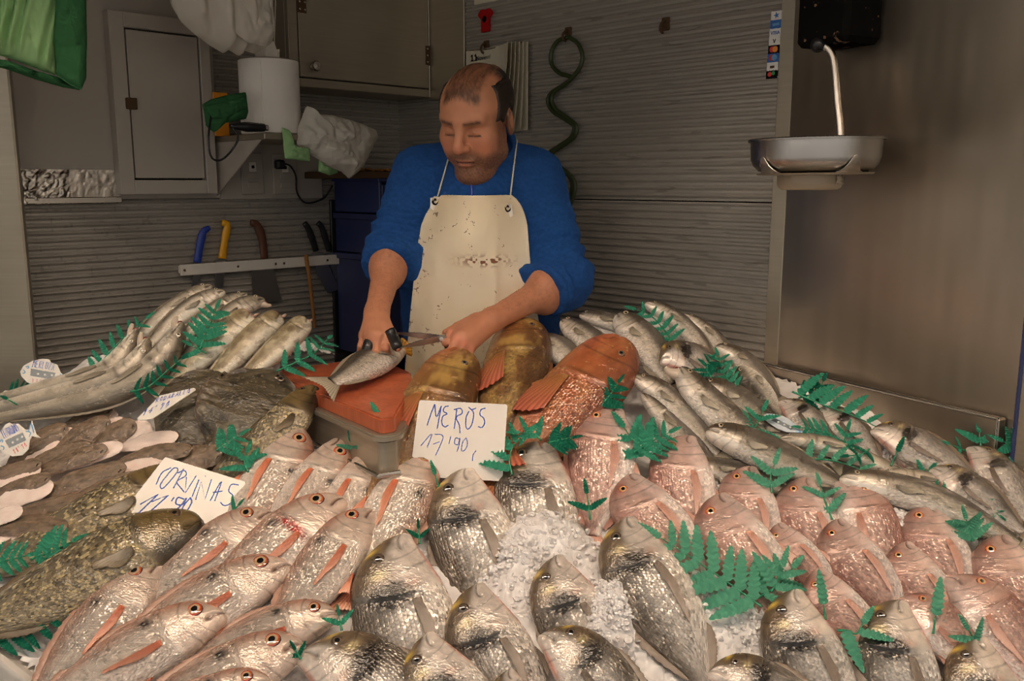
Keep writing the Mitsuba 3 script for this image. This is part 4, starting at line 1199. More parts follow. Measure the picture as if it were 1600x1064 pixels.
def hand_left(p):
    """the hand at the left: back of the hand to the viewer, fingers down round the fish's head, thumb to the right"""
    Y = 2.07
    w = WR_L
    k = [P_(569, 523, 2.075), P_(580, 526, 2.055), P_(592, 526, 2.05), P_(603, 521, 2.06)]     # knuckles: little finger .. index
    d = cap(p, w, (k[1] + k[2]) / 2, .027, .026)
    for q in k:
        d = smin(d, cap(p, w + (q - w) * .25, q, .019, .0135), .014)
    f = 1e9
    ends = [[P_(564, 541, 2.055), P_(562, 554, 2.07)], [P_(574, 548, 2.03), P_(577, 563, 2.05)], [P_(588, 549, 2.02), P_(592, 561, 2.05)], [P_(602, 544, 2.03), P_(607, 557, 2.06)]]
    for q, (m, e), r in zip(k, ends, (.0085, .0098, .0102, .0096)):
        c = smin(cap(p, q, m, r * 1.15, r), cap(p, m, e, r, r * .85), .003)
        f = np.minimum(f, c)
    d = smin(d, f, .007)
    t0, t1, t2 = w + (k[3] - w) * .35 + [0.006, -.01, 0], P_(612, 522, 2.05), P_(621, 543, 2.02)
    th = smin(cap(p, t0, t1, .0165, .012), cap(p, t1, t2, .0115, .0095), .004)
    return smin(d, th, .010)


def hand_right(p):
    """the hand at the right: a fist round the scissor handles, knuckles to the left, thumb on top"""
    w = WR_R
    k = [P_(706, 520, 2.05), P_(714, 528, 2.03), P_(724, 536, 2.025), P_(735, 543, 2.03)]     # index .. little finger
    d = cap(p, w, (k[1] + k[2]) / 2 + (w - k[2]) * .12, .028, .024)
    for q in k:
        d = smin(d, cap(p, w + (q - w) * .35, q, .020, .0125), .013)
    mids = [P_(697, 535, 2.03), P_(706, 547, 2.01), P_(719, 557, 2.01), P_(733, 562, 2.015)]
    ends = [P_(706, 543, 2.06), P_(716, 556, 2.05), P_(728, 566, 2.05), P_(741, 570, 2.05)]
    f = 1e9
    for q, m, e, r in zip(k, mids, ends, (.0100, .0103, .0098, .0086)):
        c = smin(cap(p, q, m, r * 1.12, r), cap(p, m, e, r, r * .9), .003)
        f = np.minimum(f, c)
    d = smin(d, f, .006)
    t0, t1, t2 = w + (k[0] - w) * .4 + [0, .008, .012], P_(716, 511, 2.09), P_(697, 520, 2.085)
    th = smin(cap(p, t0, t1, .0165, .0125), cap(p, t1, t2, .012, .0095), .004)
    return smin(d, th, .010)


def arm_skin(p, el, wr):
    d = cap(p, el, wr, .043, .0275)
    b = el + (wr - el) * .28
    return smin(d, ell(p, b, (.045, .047, .062)), .03)


def torso(p, grow=0.0):
    d = ell(p, (TX, 2.43, 1.24), (.205 + grow, .140 + grow, .25 + grow))
    d = smin(d, cap(p, SH_L + [.055, .015, -.012], SH_R + [-.055, .015, -.012], .072 + grow), .08)
    d = smin(d, ell(p, (TX + .005, 2.415, 1.00), (.205 + grow, .168 + grow, .26 + grow)), .10)
    d = smin(d, ell(p, (TX, 2.43, .82), (.19 + grow, .15 + grow, .16 + grow)), .08)
    return d


def body_sdf(p):
    d = near(p, HC, .26, head_sdf)
    d = smin(d, cap(p, NK0, NK1 + [0, 0, -.05], .056, .062), .022)
    d = smin(d, torso(p, -.03), .03)
    for sh, el, wr, hand in ((SH_L, EL_L, WR_L, hand_left), (SH_R, EL_R, WR_R, hand_right)):
        d = smin(d, cap(p, sh + [0, .01, -.03], el, .048, .042), .03)
        a = smin(arm_skin(p, el, wr), near(p, wr, .17, hand), .016)
        d = smin(d, a, .02)
    return d


def snap(mesh, fn, n=2, e=1e-3):
    """moves vertices onto the surface fn = 0"""
    v = mesh.vertices.copy()
    for _ in range(n):
        g = np.stack([(fn(v + d) - fn(v - d)) / (2 * e) for d in np.eye(3) * e], 1)
        v -= np.clip(fn(v) / np.maximum((g ** 2).sum(1), .3), -.004, .004)[:, None] * g
    return trimesh.Trimesh(v, mesh.faces, process=False)


lo_, hi_ = np.array([-.42, 1.96, .72]), np.array([.26, 2.64, 1.76])
t = PERSON = thing('person', 'fishmonger in a blue fleece and stained white apron cutting a fish', 'person')
bm_ = snap(surface_net(body_sdf, lo_, hi_, .0036), body_sdf, 1)
v = bm_.vertices
q = head_local(v)
nb_ = meshkit.fbm(v * 45, 3, 2)
nf = meshkit.noise(v * 420, 5)
base = np.array(C(178, 122, 92)) * (0.86 + .28 * nb_)[:, None]
mixc = lambda A, B, w: A + (np.array(B) - A) * np.clip(w, 0, 1)[:, None]
hd = head_sdf(v) < .006
x_, y_, z_ = q.T
front = sstep(-.02, -.06, y_)
G = lambda c, r: np.exp(-(((np.abs(x_) - c[0]) / r[0]) ** 2 + ((y_ - c[1]) / r[1]) ** 2 + ((z_ - c[2]) / r[2]) ** 2))
col = base
col = mixc(col, C(196, 116, 92), hd * .55 * G((.045, -.075, -.03), (.022, .03, .022)))
col = mixc(col, C(190, 110, 86), hd * .5 * G((0, -.118, -.028), (.016, .02, .014)))
beard = sstep(-.034, -.062, z_ + .25 * (np.abs(x_) > .030) * (np.abs(x_) - .030)) * sstep(.030, -.01, y_) * sstep(-.19, -.12, z_)
beard = np.maximum(beard, G((.0, -.105, -.052), (.030, .02, .0075)))
beard = np.maximum(beard, sstep(.0705, .078, np.abs(x_) + .012) * sstep(.018, -.006, y_ - .004) * sstep(-.035, -.005, y_ + .03) * sstep(.05, .02, z_) * .9)
lips = G((0, -.104, -.069), (.020, .012, .008))
col = mixc(col, C(62, 46, 38), hd * .78 * beard * (.55 + .6 * nf) * (1 - lips))
col = mixc(col, C(170, 98, 82), hd * .75 * lips)
col = mixc(col, C(60, 30, 26), hd * np.exp(-((z_ + .0685) / .0022) ** 2) * (np.abs(x_) < .024) * (y_ < -.09))
brow = np.exp(-((z_ - .0245 - .10 * np.clip(np.abs(x_) - .02, 0, .02)) / .0052) ** 2) * sstep(.010, .016, np.abs(x_)) * sstep(.054, .046, np.abs(x_)) * (y_ < -.06)
col = mixc(col, C(40, 28, 22), hd * .9 * brow * (.6 + .6 * nf))
lash = np.exp(-((z_ + .0062 + 3.2 * (np.abs(x_) - .031) ** 2 * -1) / .0020) ** 2) * (np.abs(np.abs(x_) - .031) < .0150) * (y_ < -.075)
col = mixc(col, C(34, 22, 18), hd * .95 * lash)
col = mixc(col, C(132, 78, 58), hd * .45 * G((.031, -.09, .012), (.016, .02, .006)))
col = mixc(col, C(24, 14, 12), hd * 1.0 * G((.0065, -.110, -.0395), (.0034, .008, .0028)))
# thin hair on the crown and a forelock, over receding temples
strand = meshkit.noise(q * [430, 60, 120], 11)
fl_ = sstep(.052, .036, np.abs(x_) + .010 * (meshkit.noise(q * 90, 12) - .5)) * sstep(-.086, -.070, y_ + .006 * strand) * sstep(.055, .075, z_)
cr_ = np.maximum(fl_, sstep(.0, .03, y_) * sstep(.03, .06, z_)) * hd
col = mixc(col, C(88, 58, 40), cr_ * (.42 + .75 * strand))
col = mixc(col, C(44, 31, 24), cr_ * sstep(-.055, -.078, y_) * (.3 + .7 * strand))
arms = (v[:, 2] < 1.30) & ~hd
col = mixc(col, C(172, 104, 76), arms * .45 * meshkit.fbm(v * 30, 3, 8))
col = mixc(col, C(96, 62, 44), arms * (v[:, 2] > 1.10) * .16 * (meshkit.noise(v * [500, 500, 160], 9) > .62))
kn = np.min([np.linalg.norm(v - k_, axis=1) for k_ in (P_(706, 520, 2.035), P_(714, 528, 2.015), P_(724, 536, 2.01), P_(735, 543, 2.015))], axis=0)
col = mixc(col, C(206, 128, 104), np.exp(-(kn / .010) ** 2) * .6)
obj('body', bm_, 'skin', t, smooth=True, color=np.clip(col, .005, .9))


def hair_sdf(p):
    q = head_local(p)
    x, y, z = q[..., 0], q[..., 1], q[..., 2]
    shell = skull(q) - .0042 - .0012 * meshkit.noise(q * [420, 90, 120], 4)
    ax = np.abs(x)
    # receding hairline: sides and back; the thin forelock on top is painted skin and stubble
    wob = .003 * (meshkit.noise(q * [90, 90, 140], 6) - .5)
    side = np.maximum(.046 - ax, -(y + .045 - .35 * np.clip(z - .02, -.05, .06)) + wob)
    side = np.maximum(side, np.maximum(-(z + .015) + np.clip(-y, -.02, .03) * .9, z - .088 + wob))
    back = np.maximum(-(y - .035), np.maximum(-(z + .075), z - .105))
    top = 1e3
    ear = -(ell(np.stack([ax, y, z], -1), (.078, .012, -.010), (.03, .026, .036)))
    reg = np.minimum(side, back)
    return smax(smax(shell, reg * .7, .004), ear * .8, .004) * HS


hr = surface_net(hair_sdf, HC - .16, HC + .16, .0028)
qh = head_local(hr.vertices)
nh = meshkit.noise(qh * [520, 120, 150], 3)
thin = sstep(.066, .090, qh[:, 2]) * sstep(.055, .03, np.abs(qh[:, 0]))
hc = np.array(C(38, 27, 21)) * (.7 + .6 * nh)[:, None]
hc = mixc(hc, C(150, 104, 72), thin * .62 * (.5 + .8 * nh))
obj('hair', hr, 'skin', t, smooth=True, color=np.clip(hc, .004, .9))


# --- fleece with rolled sleeves
CUF_L, CUF_R = EL_L + (WR_L - EL_L) * .27, EL_R + (WR_R - EL_R) * .30


def fleece_sdf(p):
    wr = .016 * (meshkit.fbm(p * [9, 9, 16], 3, 4) - .5) + .004 * (meshkit.fbm(p * 50, 2, 6) - .5)
    d = torso(p, .008)
    d = smin(d, cap(p, P_(744, 300, 2.33), P_(742, 380, 2.31), .05, .07), .10)
    for sh, el, wrist, cu, s in ((SH_L, EL_L, WR_L, CUF_L, 1), (SH_R, EL_R, WR_R, CUF_R, 2)):
        ax = nrm(el - sh)
        a = cap(p, sh + [.014 if s == 1 else -.014, .01, -.012], el, .070, .066)
        ln = np.clip(((p - sh) @ ax) / np.linalg.norm(el - sh), 0, 1)
        a = a + .009 * np.sin(ln * 34 + 6 * meshkit.fbm(p * 14, 2, s)) * sstep(.35, .9, ln)
        fa = nrm(wrist - el)
        b = cap(p, el, cu, .068, .064)
        h = (p - cu) @ fa
        b = smax(b, h - .0, .008)
        roll = cap(p, cu - fa * .030, cu - fa * .008, .0705, .069) + .003 * np.sin(h * 260)
        roll = smax(smax(roll, h - .0, .006), -h - .036, .006)
        d = smin(d, smin(smin(a, b, .035), roll, .008), .045)
    # standing collar round the neck, open at the front
    ax = nrm(NK0 - NK1)
    h = (p - NK1) @ ax
    rad = np.linalg.norm(p - NK1 - h[..., None] * ax, axis=-1)
    ring = np.maximum(np.abs(rad - .080 + .06 * (h - .03)) - .007, np.abs(h - .045) - .050)
    d = smin(d, ring, .02)
    return d + wr


fl = surface_net(fleece_sdf, np.array([-.46, 2.1, .74]), np.array([.30, 2.66, 1.60]), .0052)
obj('fleece', fl, 'fleece', t, smooth=True)
# zip at the throat
zt = [P_(735, 272, 2.30), P_(737, 290, 2.28), P_(738, 307, 2.27)]


def front_y(x, z, fn, y0=2.05, y1=2.5):
    """first y where the ray along +y meets fn = 0"""
    y = np.full(np.shape(x), y0)
    for _ in range(45):
        d = fn(np.stack([x, y, z], -1))
        y = np.minimum(y + np.clip(d, -.01, .05) * .7, y1)
    return y


zx = np.array([a[0] for a in zt]); zz_ = np.array([a[2] for a in zt])
zy = front_y(zx, zz_, fleece_sdf)
obj('zip', tube(spline(np.stack([zx, zy - .001, zz_], 1), 12), .0035, 8), 'blue_plastic', t, smooth=True)

# --- apron over the front
rows = [(305, 690, 800), (312, 681, 808), (322, 673, 815), (335, 665, 820), (352, 658, 824), (380, 653, 826), (420, 648, 829), (470, 643, 836), (520, 638, 845), (575, 632, 850), (660, 628, 852), (760, 626, 852)]
nv, nu = 90, 70
py_ = np.linspace(305, 760, nv)
le = np.interp(py_, [r[0] for r in rows], [r[1] for r in rows])
ri = np.interp(py_, [r[0] for r in rows], [r[2] for r in rows])
uu = np.linspace(0, 1, nu)
D0 = 2.29
AX = np.array([[P_(l + (r - l) * k, y, D0) for k in uu] for y, l, r in zip(py_, le, ri)])
ax_, az_ = AX[..., 0], AX[..., 2]
ax_ = TX + (ax_ - TX) * 1.0


def hug(p):
    return smin(torso(p, .012), cap(p, P_(744, 300, 2.33), P_(742, 380, 2.31), .05, .07), .10)


ay = front_y(ax_, az_, hug, 2.0, 2.42)
from scipy.ndimage import gaussian_filter as gfl
ay = gfl(ay, [3, 3])
low = np.minimum.accumulate(ay, axis=0)
ay = np.where(az_ < 1.12, np.minimum(ay, low + .02), ay)
ay = gfl(ay, [2.5, 2.5]) - .010
qz = np.stack([ax_ * 6, az_ * 4, az_ * 0], -1)
ay = ay - .010 * (meshkit.fbm(qz, 3, 3) - .5) - .006 * np.exp(-((ax_ - (TX + .045)) / .012) ** 2) * sstep(1.28, 1.18, az_)
G3 = np.stack([ax_, ay, az_], -1)
am = sheet(G3[:, ::-1], .003)
au = np.stack([ax_[:, ::-1] - TX, (az_[0].mean() - az_[:, ::-1])], -1).reshape(-1, 2)
ap = obj('apron', am, 'apron_cloth', t, smooth=True, uv=np.vstack([au, au]))


def apron_pt(px, py, off=.004):
    j = int(np.argmin(np.abs(py_ - py)))
    i = int(np.clip((px - le[j]) / (ri[j] - le[j]), 0, 1) * (nu - 1))
    return G3[j, i] + [0, -off, 0]


for (ex, ey, sx, sy_) in ((682, 313, 703, 240), (795, 326, 808, 218)):
    e = apron_pt(ex, ey)
    Me = frame(e, [1, 0, 0], [0, 0, 1], [0, -1, 0])
    obj('eyelet', lathe([(.0035, .001), (.006, .003), (.0085, .001), (.006, 0), (.0035, .001)], 20, Me), 'ink_black', ap, smooth=True)
    obj('corner_patch', plate([(-.012, .010), (.010, .012), (.014, -.018), (0, -.026), (-.013, -.016)], .0012, frame(e + [0, .002, 0], [1, 0, 0], [0, 0, 1], [0, -1, 0])), 'card', ap)
    pts = [e]
    for s in np.linspace(.12, 1, 9):
        a = P_(ex + (sx - ex) * s, ey + (sy_ - ey) * s, 2.3)
        y = float(front_y(np.array(a[0]), np.array(a[2]), fleece_sdf))
        b = atY(ex + (sx - ex) * s, ey + (sy_ - ey) * s, y - .004)
        pts.append(b)
    obj('neck_strap', tube(spline(pts, 30), .0022, 8), 'cord', ap, smooth=True)
    obj('knot', cat(tube(spline([e + [-.006, -.004, .004], e + [0, -.008, .012], e + [.006, -.004, .004], e + [0, -.003, -.004]], 16), .0024, 8)), 'cord', ap, smooth=True)

# legs, hidden behind the counter
tr = smin
def legs(p):
    d = 1e9
    for s in (-1, 1):
        d = np.minimum(d, smin(cap(p, (TX + s * .095, 2.44, .80), (TX + s * .10, 2.42, .45), .095, .070), cap(p, (TX + s * .10, 2.42, .45), (TX + s * .10, 2.45, .06), .070, .058), .03))
    return d


obj('trousers', surface_net(legs, np.array([-.35, 2.28, .0]), np.array([.18, 2.6, .92]), .012), 'trousers', t, smooth=True)
for s in (-1, 1):
    b = surface_net(lambda p: smax(smin(cap(p, (TX + s * .10, 2.45, .16), (TX + s * .10, 2.45, .05), .066), cap(p, (TX + s * .10, 2.44, .045), (TX + s * .11, 2.30, .04), .052, .046), .04), -p[..., 2] + .002, .004), np.array([TX + s * .10 - .12, 2.2, -.01]), np.array([TX + s * .10 + .12, 2.56, .26]), .008)
    obj('boot', b, 'white_plastic', t, smooth=True)

# black rubber guards on finger and thumb
obj('finger_guard', tube(spline([P_(579, 530, 2.045), P_(574, 548, 2.028), P_(576, 560, 2.044)], 12), [.0135] * 10 + [.012, .009], 12), 'black_rubber', t, smooth=True)
obj('finger_guard', tube(spline([P_(609, 516, 2.048), P_(614, 526, 2.040), P_(622, 545, 2.012)], 12), [.0135] * 10 + [.0125, .009], 12), 'black_rubber', t, smooth=True)

# --- scissors in the fist
t = thing('fish_scissors', 'open steel scissors with black handles in the fishmonger\'s fist', 'scissors')
pv = P_(690, 529, 2.03)


def blade_(tip, mid_dn, w):
    d = nrm(tip - pv)
    L = np.linalg.norm(tip - pv)
    up = nrm(np.array([0, -.25, 1.0]) - d * np.dot([0, -.25, 1.0], d))
    poly = [(-.012, -.008), (0, -w * .9), (L * .45, -w * .8), (L * .8, -w * .35), (L, 0), (L * .75, w * .55), (L * .4, w), (0, w), (-.012, .008)]
    return plate(poly, .0026, frame(pv, d, up, np.cross(d, up)))


obj('blade', blade_(P_(624, 544, 2.0), 0, .008), 'blade', t)
obj('blade', blade_(P_(612, 520, 2.06), 0, .008), 'blade', t)
obj('pivot', lathe([(0, .004), (.005, .0035), (.006, 0)], 16, frame(pv + [0, -.003, 0], [1, 0, 0], [0, 0, 1], [0, -1, 0])), 'steel_bright', t)
for c0, c1, rr2 in ((P_(700, 545, 2.035), P_(716, 556, 2.04), .021), (P_(700, 522, 2.06), P_(714, 522, 2.09), .018)):
    a_ = np.arange(28) * 2 * np.pi / 28
    ex_, ez_ = nrm(c1 - pv), np.array([0, -.3, .95])
    ring = c1 + np.cos(a_)[:, None] * ex_ * rr2 * 1.3 + np.sin(a_)[:, None] * ez_ * rr2
    obj('handle', cat(tube(ring, .0055, 10, closed=True), tube([pv, c0, c1 - ex_ * rr2 * 1.3], [.005, .006, .006], 10)), 'black_plastic', t, smooth=True)
# ------------------------------------------------------------------ fish
SG = np.array([0, .02, .05, .10, .16, .23, .32, .42, .55, .68, .78, .86])
SPEC = {
    # name: depth/length, top, bottom, half thickness (in depths), operculum, eye (s, a, r in depths), scales along, skin
    'gilthead': dict(k='gilthead_bream', cat='fish', ratio=.37, top=[-.07, .11, .24, .39, .48, .53, .55, .52, .43, .28, .15, .10], bot=[.18, .20, .22, .27, .33, .40, .45, .46, .42, .28, .15, .10], th=[.03, .08, .115, .16, .19, .205, .21, .20, .17, .11, .06, .035],
                     op=.275, eye=(.115, .36, .068), ns=58, skin='skin_silver', res=1),
    'snapper': dict(k='pink_bream', cat='fish', ratio=.38, top=[-.04, .14, .28, .43, .51, .55, .55, .52, .42, .27, .14, .09], bot=[.16, .18, .20, .26, .33, .39, .44, .46, .42, .27, .14, .09], th=[.03, .09, .125, .165, .19, .205, .21, .20, .17, .11, .06, .035],
                    op=.27, eye=(.120, .36, .068), ns=60, skin='skin_pink', res=1),
    'besugo': dict(k='red_eyed_bream', cat='fish', ratio=.31, top=[-.02, .13, .25, .38, .46, .51, .53, .51, .43, .29, .16, .11], bot=[.14, .18, .22, .29, .35, .41, .45, .46, .42, .28, .15, .10], th=[.05, .11, .15, .19, .215, .225, .23, .22, .185, .12, .065, .04],
                   op=.26, eye=(.115, .28, .115), ns=70, skin='skin_silver', res=1),
    'corvina': dict(k='meagre', cat='fish', ratio=.24, top=[.08, .16, .25, .35, .44, .50, .53, .52, .45, .32, .21, .15], bot=[.06, .13, .20, .28, .36, .42, .46, .46, .42, .30, .19, .14], th=[.06, .12, .17, .23, .27, .29, .30, .28, .24, .16, .09, .05],
                    op=.25, eye=(.10, .42, .070), ns=84, skin='skin_dark', res=2),
    'grouper': dict(k='grouper', cat='fish', ratio=.33, top=[.14, .26, .36, .45, .51, .54, .55, .53, .46, .34, .22, .17], bot=[.12, .22, .30, .38, .43, .45, .46, .46, .42, .32, .21, .16], th=[.10, .18, .24, .29, .31, .32, .32, .30, .25, .17, .10, .06],
                    op=.32, eye=(.13, .45, .05), ns=90, skin='skin_dark', res=2),
    'bass': dict(k='sea_bass', cat='fish', ratio=.20, top=[.06, .14, .24, .35, .43, .48, .51, .51, .46, .33, .22, .17], bot=[.07, .14, .22, .31, .39, .44, .48, .49, .45, .32, .21, .16], th=[.06, .14, .20, .26, .30, .32, .33, .32, .28, .19, .11, .06],
                 op=.24, eye=(.085, .35, .085), ns=80, skin='skin_silver', res=1),
    'hake': dict(k='hake', cat='fish', ratio=.15, top=[.04, .11, .21, .34, .44, .50, .51, .48, .42, .33, .25, .20], bot=[.05, .13, .22, .34, .43, .49, .50, .48, .42, .32, .24, .19], th=[.10, .20, .28, .35, .40, .42, .42, .38, .32, .24, .16, .10],
                 op=.24, eye=(.085, .45, .10), ns=110, skin='skin_slick', res=1),
    'gutted': dict(k='gutted_hake', cat='fish', ratio=.19, top=[.30, .36, .42, .48, .51, .52, .51, .48, .41, .32, .24, .20], bot=[.30, .36, .42, .47, .49, .50, .50, .48, .41, .31, .23, .19], th=[.22, .28, .33, .37, .40, .41, .40, .37, .31, .23, .16, .10],
                   op=.16, eye=None, ns=100, skin='skin_slick', res=1),
}


def eye_mesh(o, n, x, y, r, iris, ring):
    """domed eye in bands: pupil, iris, ring, lid"""
    bands = [((0, .16, .30, .41), (.28, .278, .27, .255), (16, 16, 18)), ((.41, .57, .72), (.255, .23, .20), iris), ((.72, .84, .92), (.20, .15, .10), ring), ((.92, 1.0, 1.06), (.10, .03, -.15), (60, 46, 40))]
    nn = 20
    th = np.arange(nn) * 2 * np.pi / nn
    V, F, K, base = [], [], [], 0
    for rr, hh, c in bands:
        rr, hh = np.array(rr) * r, np.array(hh) * r
        v = o + rr[:, None, None] * (np.cos(th)[None, :, None] * x + np.sin(th)[None, :, None] * y) + hh[:, None, None] * n
        V.append(v.reshape(-1, 3)); F.append(grid_faces(len(rr), nn, True) + base); K.append(np.tile(C(*c), (len(rr) * nn, 1)))
        base += len(rr) * nn
    return trimesh.Trimesh(np.vstack(V), np.vstack(F), process=False), packed(np.vstack(K))


FIN_COL = {'gilthead': ((120, 104, 88), (160, 142, 126)), 'snapper': ((214, 158, 134), (228, 186, 168)), 'besugo': ((222, 122, 84), (230, 168, 136)), 'corvina': ((92, 78, 56), (120, 104, 78)),
           'grouper': ((150, 104, 56), (186, 100, 78)), 'bass': ((150, 138, 118), (176, 164, 142)), 'hake': ((140, 128, 110), (170, 158, 138)), 'gutted': ((170, 156, 130), (190, 176, 150))}


FINKINDS = list(FINCOL)


def fin_uv(col, nr, ns_):
    """uv of a fin: x = ray number, y = place along the ray + 2 * number of its colour"""
    if col not in FINKINDS:
        FINKINDS.append(col)
    k = FINKINDS.index(col)
    u, v = np.meshgrid(np.arange(nr) * .5, np.linspace(0, .99, ns_) + 2.0 * k, indexing='ij')
    q = np.stack([u, v], -1).reshape(-1, 2)
    return np.vstack([q, q])


def fin_fan(o, d0, d1, n, l0, l1, rays, col, thick, fork=0.0, curl=0.0, base=None):
    """a fan of rays from o between directions d0 and d1 (unit), lengths l0..l1; closed thin sheet"""
    R = np.linspace(0, 1, rays * 2 + 1)
    rad = np.linspace(0.02, 1, 7)
    ang = np.arccos(np.clip(np.dot(d0, d1), -1, 1))
    D = (np.sin((1 - R) * ang)[:, None] * d0 + np.sin(R * ang)[:, None] * d1) / max(np.sin(ang), 1e-6)
    L = (l0 + (l1 - l0) * R) * (1 - fork * np.sin(np.pi * R)) * (1 - 0.03 * (np.arange(len(R)) % 2))
    rip = (np.arange(len(R)) % 2 - 0.5) * thick * 1.2
    B0 = 0 if base is None else ((1 - 2 * R)[:, None] * base)[:, None]
    P = np.asarray(o)[None, None] + B0 + D[:, None] * (L[:, None] * rad)[..., None] + n * (rip[:, None] * np.sqrt(rad) + curl * np.sin(R * 3)[:, None] * rad * L[:, None])[..., None]
    m = sheet(P, thick)
    return m, fin_uv(col, len(R), 7)


FISHN = [0]


def make_fish(kind, P, N, W, d, label, group=None, fins=True, eye=True, name=None, open_mouth=False, dark=None, gill=0.0):
    """P: spine from snout to tail tip (n, 3), N: lateral directions (n, 3); W: depth in metres; d: +1 back to the left seen going from tail to head"""
    sp = SPEC[kind]
    FISHN[0] += 1
    r = np.random.default_rng(1000 + FISHN[0])
    rnd = r.random(4)
    if dark is not None:
        rnd[1] = dark
    L = np.linalg.norm(np.diff(P, axis=0), axis=1).sum()
    big = W > 0.1
    ns, nt = (110, 56) if (sp['res'] > 1 or big) else (84, 44)
    s = np.linspace(0, 1, ns) ** 1.25 * 0.86
    u0 = np.linspace(0, 1, len(P))
    ctr = np.stack([np.interp(s, u0, P[:, k]) for k in range(3)], 1)
    tg = np.gradient(P, axis=0)
    tg = nrm(np.stack([np.interp(s, u0, tg[:, k]) for k in range(3)], 1))      # towards the tail
    nn = np.stack([np.interp(s, u0, N[:, k]) for k in range(3)], 1)
    nn = nrm(nn - tg * (nn * tg).sum(1, keepdims=True))
    dd = d * np.cross(nn, -tg)                                                  # towards the back
    th = np.linspace(0, 2 * np.pi, nt + 1)
    ct, st = np.cos(th), np.sin(th)
    smo = lambda y: np.interp(s, SG, y)
    from scipy.ndimage import gaussian_filter1d as gf
    top, bot, tk = [gf(smo(sp[q]), 1.6, mode='nearest') for q in ('top', 'bot', 'th')]
    midv, half = (top - bot) / 2 * W, (top + bot) / 2 * W
    sn = np.clip((s + 0.003) / 0.016, 0.2, 1) ** 0.5
    half, tk = half * sn, tk * W * sn
    top, bot = midv + half, half - midv
    a = np.broadcast_to(ct, (ns, nt + 1))
    S = np.broadcast_to(s[:, None], (ns, nt + 1))
    v = midv[:, None] + half[:, None] * a
    lat = tk[:, None] * np.sign(st) * np.abs(st) ** 0.85
    opc = sp['op'] - 0.05 * a ** 2 + 0.012
    step_ = 1 / (1 + np.exp((S - opc) / 0.004))
    lat = lat * (1 + 0.055 * step_ - 0.05 * np.exp(-((S - opc - 0.008) / 0.008) ** 2))
    pre = sp['op'] * 0.72 - 0.04 * a ** 2
    lat = lat * (1 + 0.018 / (1 + np.exp((S - pre) / 0.006)))
    mouth = np.exp(-((a + .10 + 2.6 * S) / .10) ** 2) * sstep(.105, .07, S)
    lat = lat * (1 - 0.28 * mouth)
    X = ctr[:, None] + dd[:, None] * v[..., None] + nn[:, None] * lat[..., None]
    fid = FISHN[0] if dark is None else 8 * FISHN[0] + dark * 8          # its fraction of 8 chooses the tone
    fid = float(round(fid))
    uvx = S + 2.0 * fid
    uvy = np.broadcast_to(np.minimum(th / np.pi, 1.9999), (ns, nt + 1)) + 4.0 * KINDS.index(kind)
    f = grid_faces(ns, nt + 1)
    verts = np.vstack([X.reshape(-1, 3), X[0].mean(0)[None], X[-1].mean(0)[None]])
    w1 = nt + 1
    jj = np.arange(nt)
    f = np.vstack([f[:, ::-1], np.stack([jj * 0 + ns * w1, jj + 1, jj], 1), np.stack([jj * 0 + ns * w1 + 1, (ns - 1) * w1 + jj, (ns - 1) * w1 + jj + 1], 1)])
    if d > 0:
        f = f[:, ::-1]
    uv = np.vstack([np.stack([uvx, uvy], -1).reshape(-1, 2), [[uvx[0, 0], uvy[0, 0]]], [[uvx[-1, 0], uvy[0, 0]]]])
    t = thing(name or sp['k'], label, sp['cat'], group)
    # make faces point outwards
    m = trimesh.Trimesh(verts, f, process=False)
    if m.volume < 0:
        m = trimesh.Trimesh(verts, f[:, ::-1], process=False)
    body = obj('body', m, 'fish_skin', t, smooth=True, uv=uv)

    def at(s0, a0, lift=0.0, side=1):
        i = int(np.clip(np.searchsorted(s, s0), 1, ns - 2))
        v0 = midv[i] + half[i] * a0
        l0 = tk[i] * (1 - a0 * a0) ** 0.425 * (1.09 if s0 < sp['op'] else 1.0)
        nl = nrm(nn[i] * side + 0.45 * a0 * dd[i])
        return ctr[i] + dd[i] * v0 + nn[i] * side * l0 + nl * lift, nl, tg[i], dd[i]
    if sp['eye'] is not None and eye:
        es, ea, er = sp['eye']
        iris, ring = {'besugo': ((176, 144, 112), (170, 80, 54)), 'snapper': ((196, 156, 110), (204, 120, 60)), 'gilthead': ((92, 78, 64), (70, 57, 46)), 'bass': ((178, 160, 130), (110, 96, 80)),
                      'corvina': ((92, 70, 50), (60, 46, 34)), 'grouper': ((92, 80, 68), (110, 84, 60)), 'hake': ((196, 184, 160), (150, 130, 110))}[kind]
        if kind == 'besugo' and rnd[2] > .45:
            ring = (190, 70, 44)
        if kind == 'snapper' and rnd[2] > .5:
            ring = (206, 96, 40)
        o, nl, tt, d_ = at(es, ea, 0.0)
        tt = nrm(tt - nl * np.dot(tt, nl))
        em, ec = eye_mesh(o - nl * er * W * 0.10, nl, tt, np.cross(nl, tt), er * W, iris, ring)
        obj('eye', em, 'eye_wet', t, smooth=True, uv=ec)
    if open_mouth:
        j0, j1 = ctr[int(.11 / .86 * ns)] - dd[0] * half[int(.11 / .86 * ns)] * .45, ctr[0] - dd[0] * W * .34 - tg[0] * W * .16
        jm = tube(spline([j0, (j0 + j1) / 2 - dd[0] * W * .05, j1], 10), np.linspace(.20, .07, 10) * W, 10)
        obj('lower_jaw', jm, 'satin', t, smooth=True, uv=packed(np.tile(C(196, 178, 158), (len(jm.vertices), 1))))
        jm = tube(spline([(j0 + ctr[0]) / 2, ctr[0] - dd[0] * W * .13], 6), np.linspace(.15, .09, 6) * W, 8)
        obj('mouth_cavity', jm, 'satin', t, smooth=True, uv=packed(np.tile(C(120, 66, 58), (len(jm.vertices), 1))))
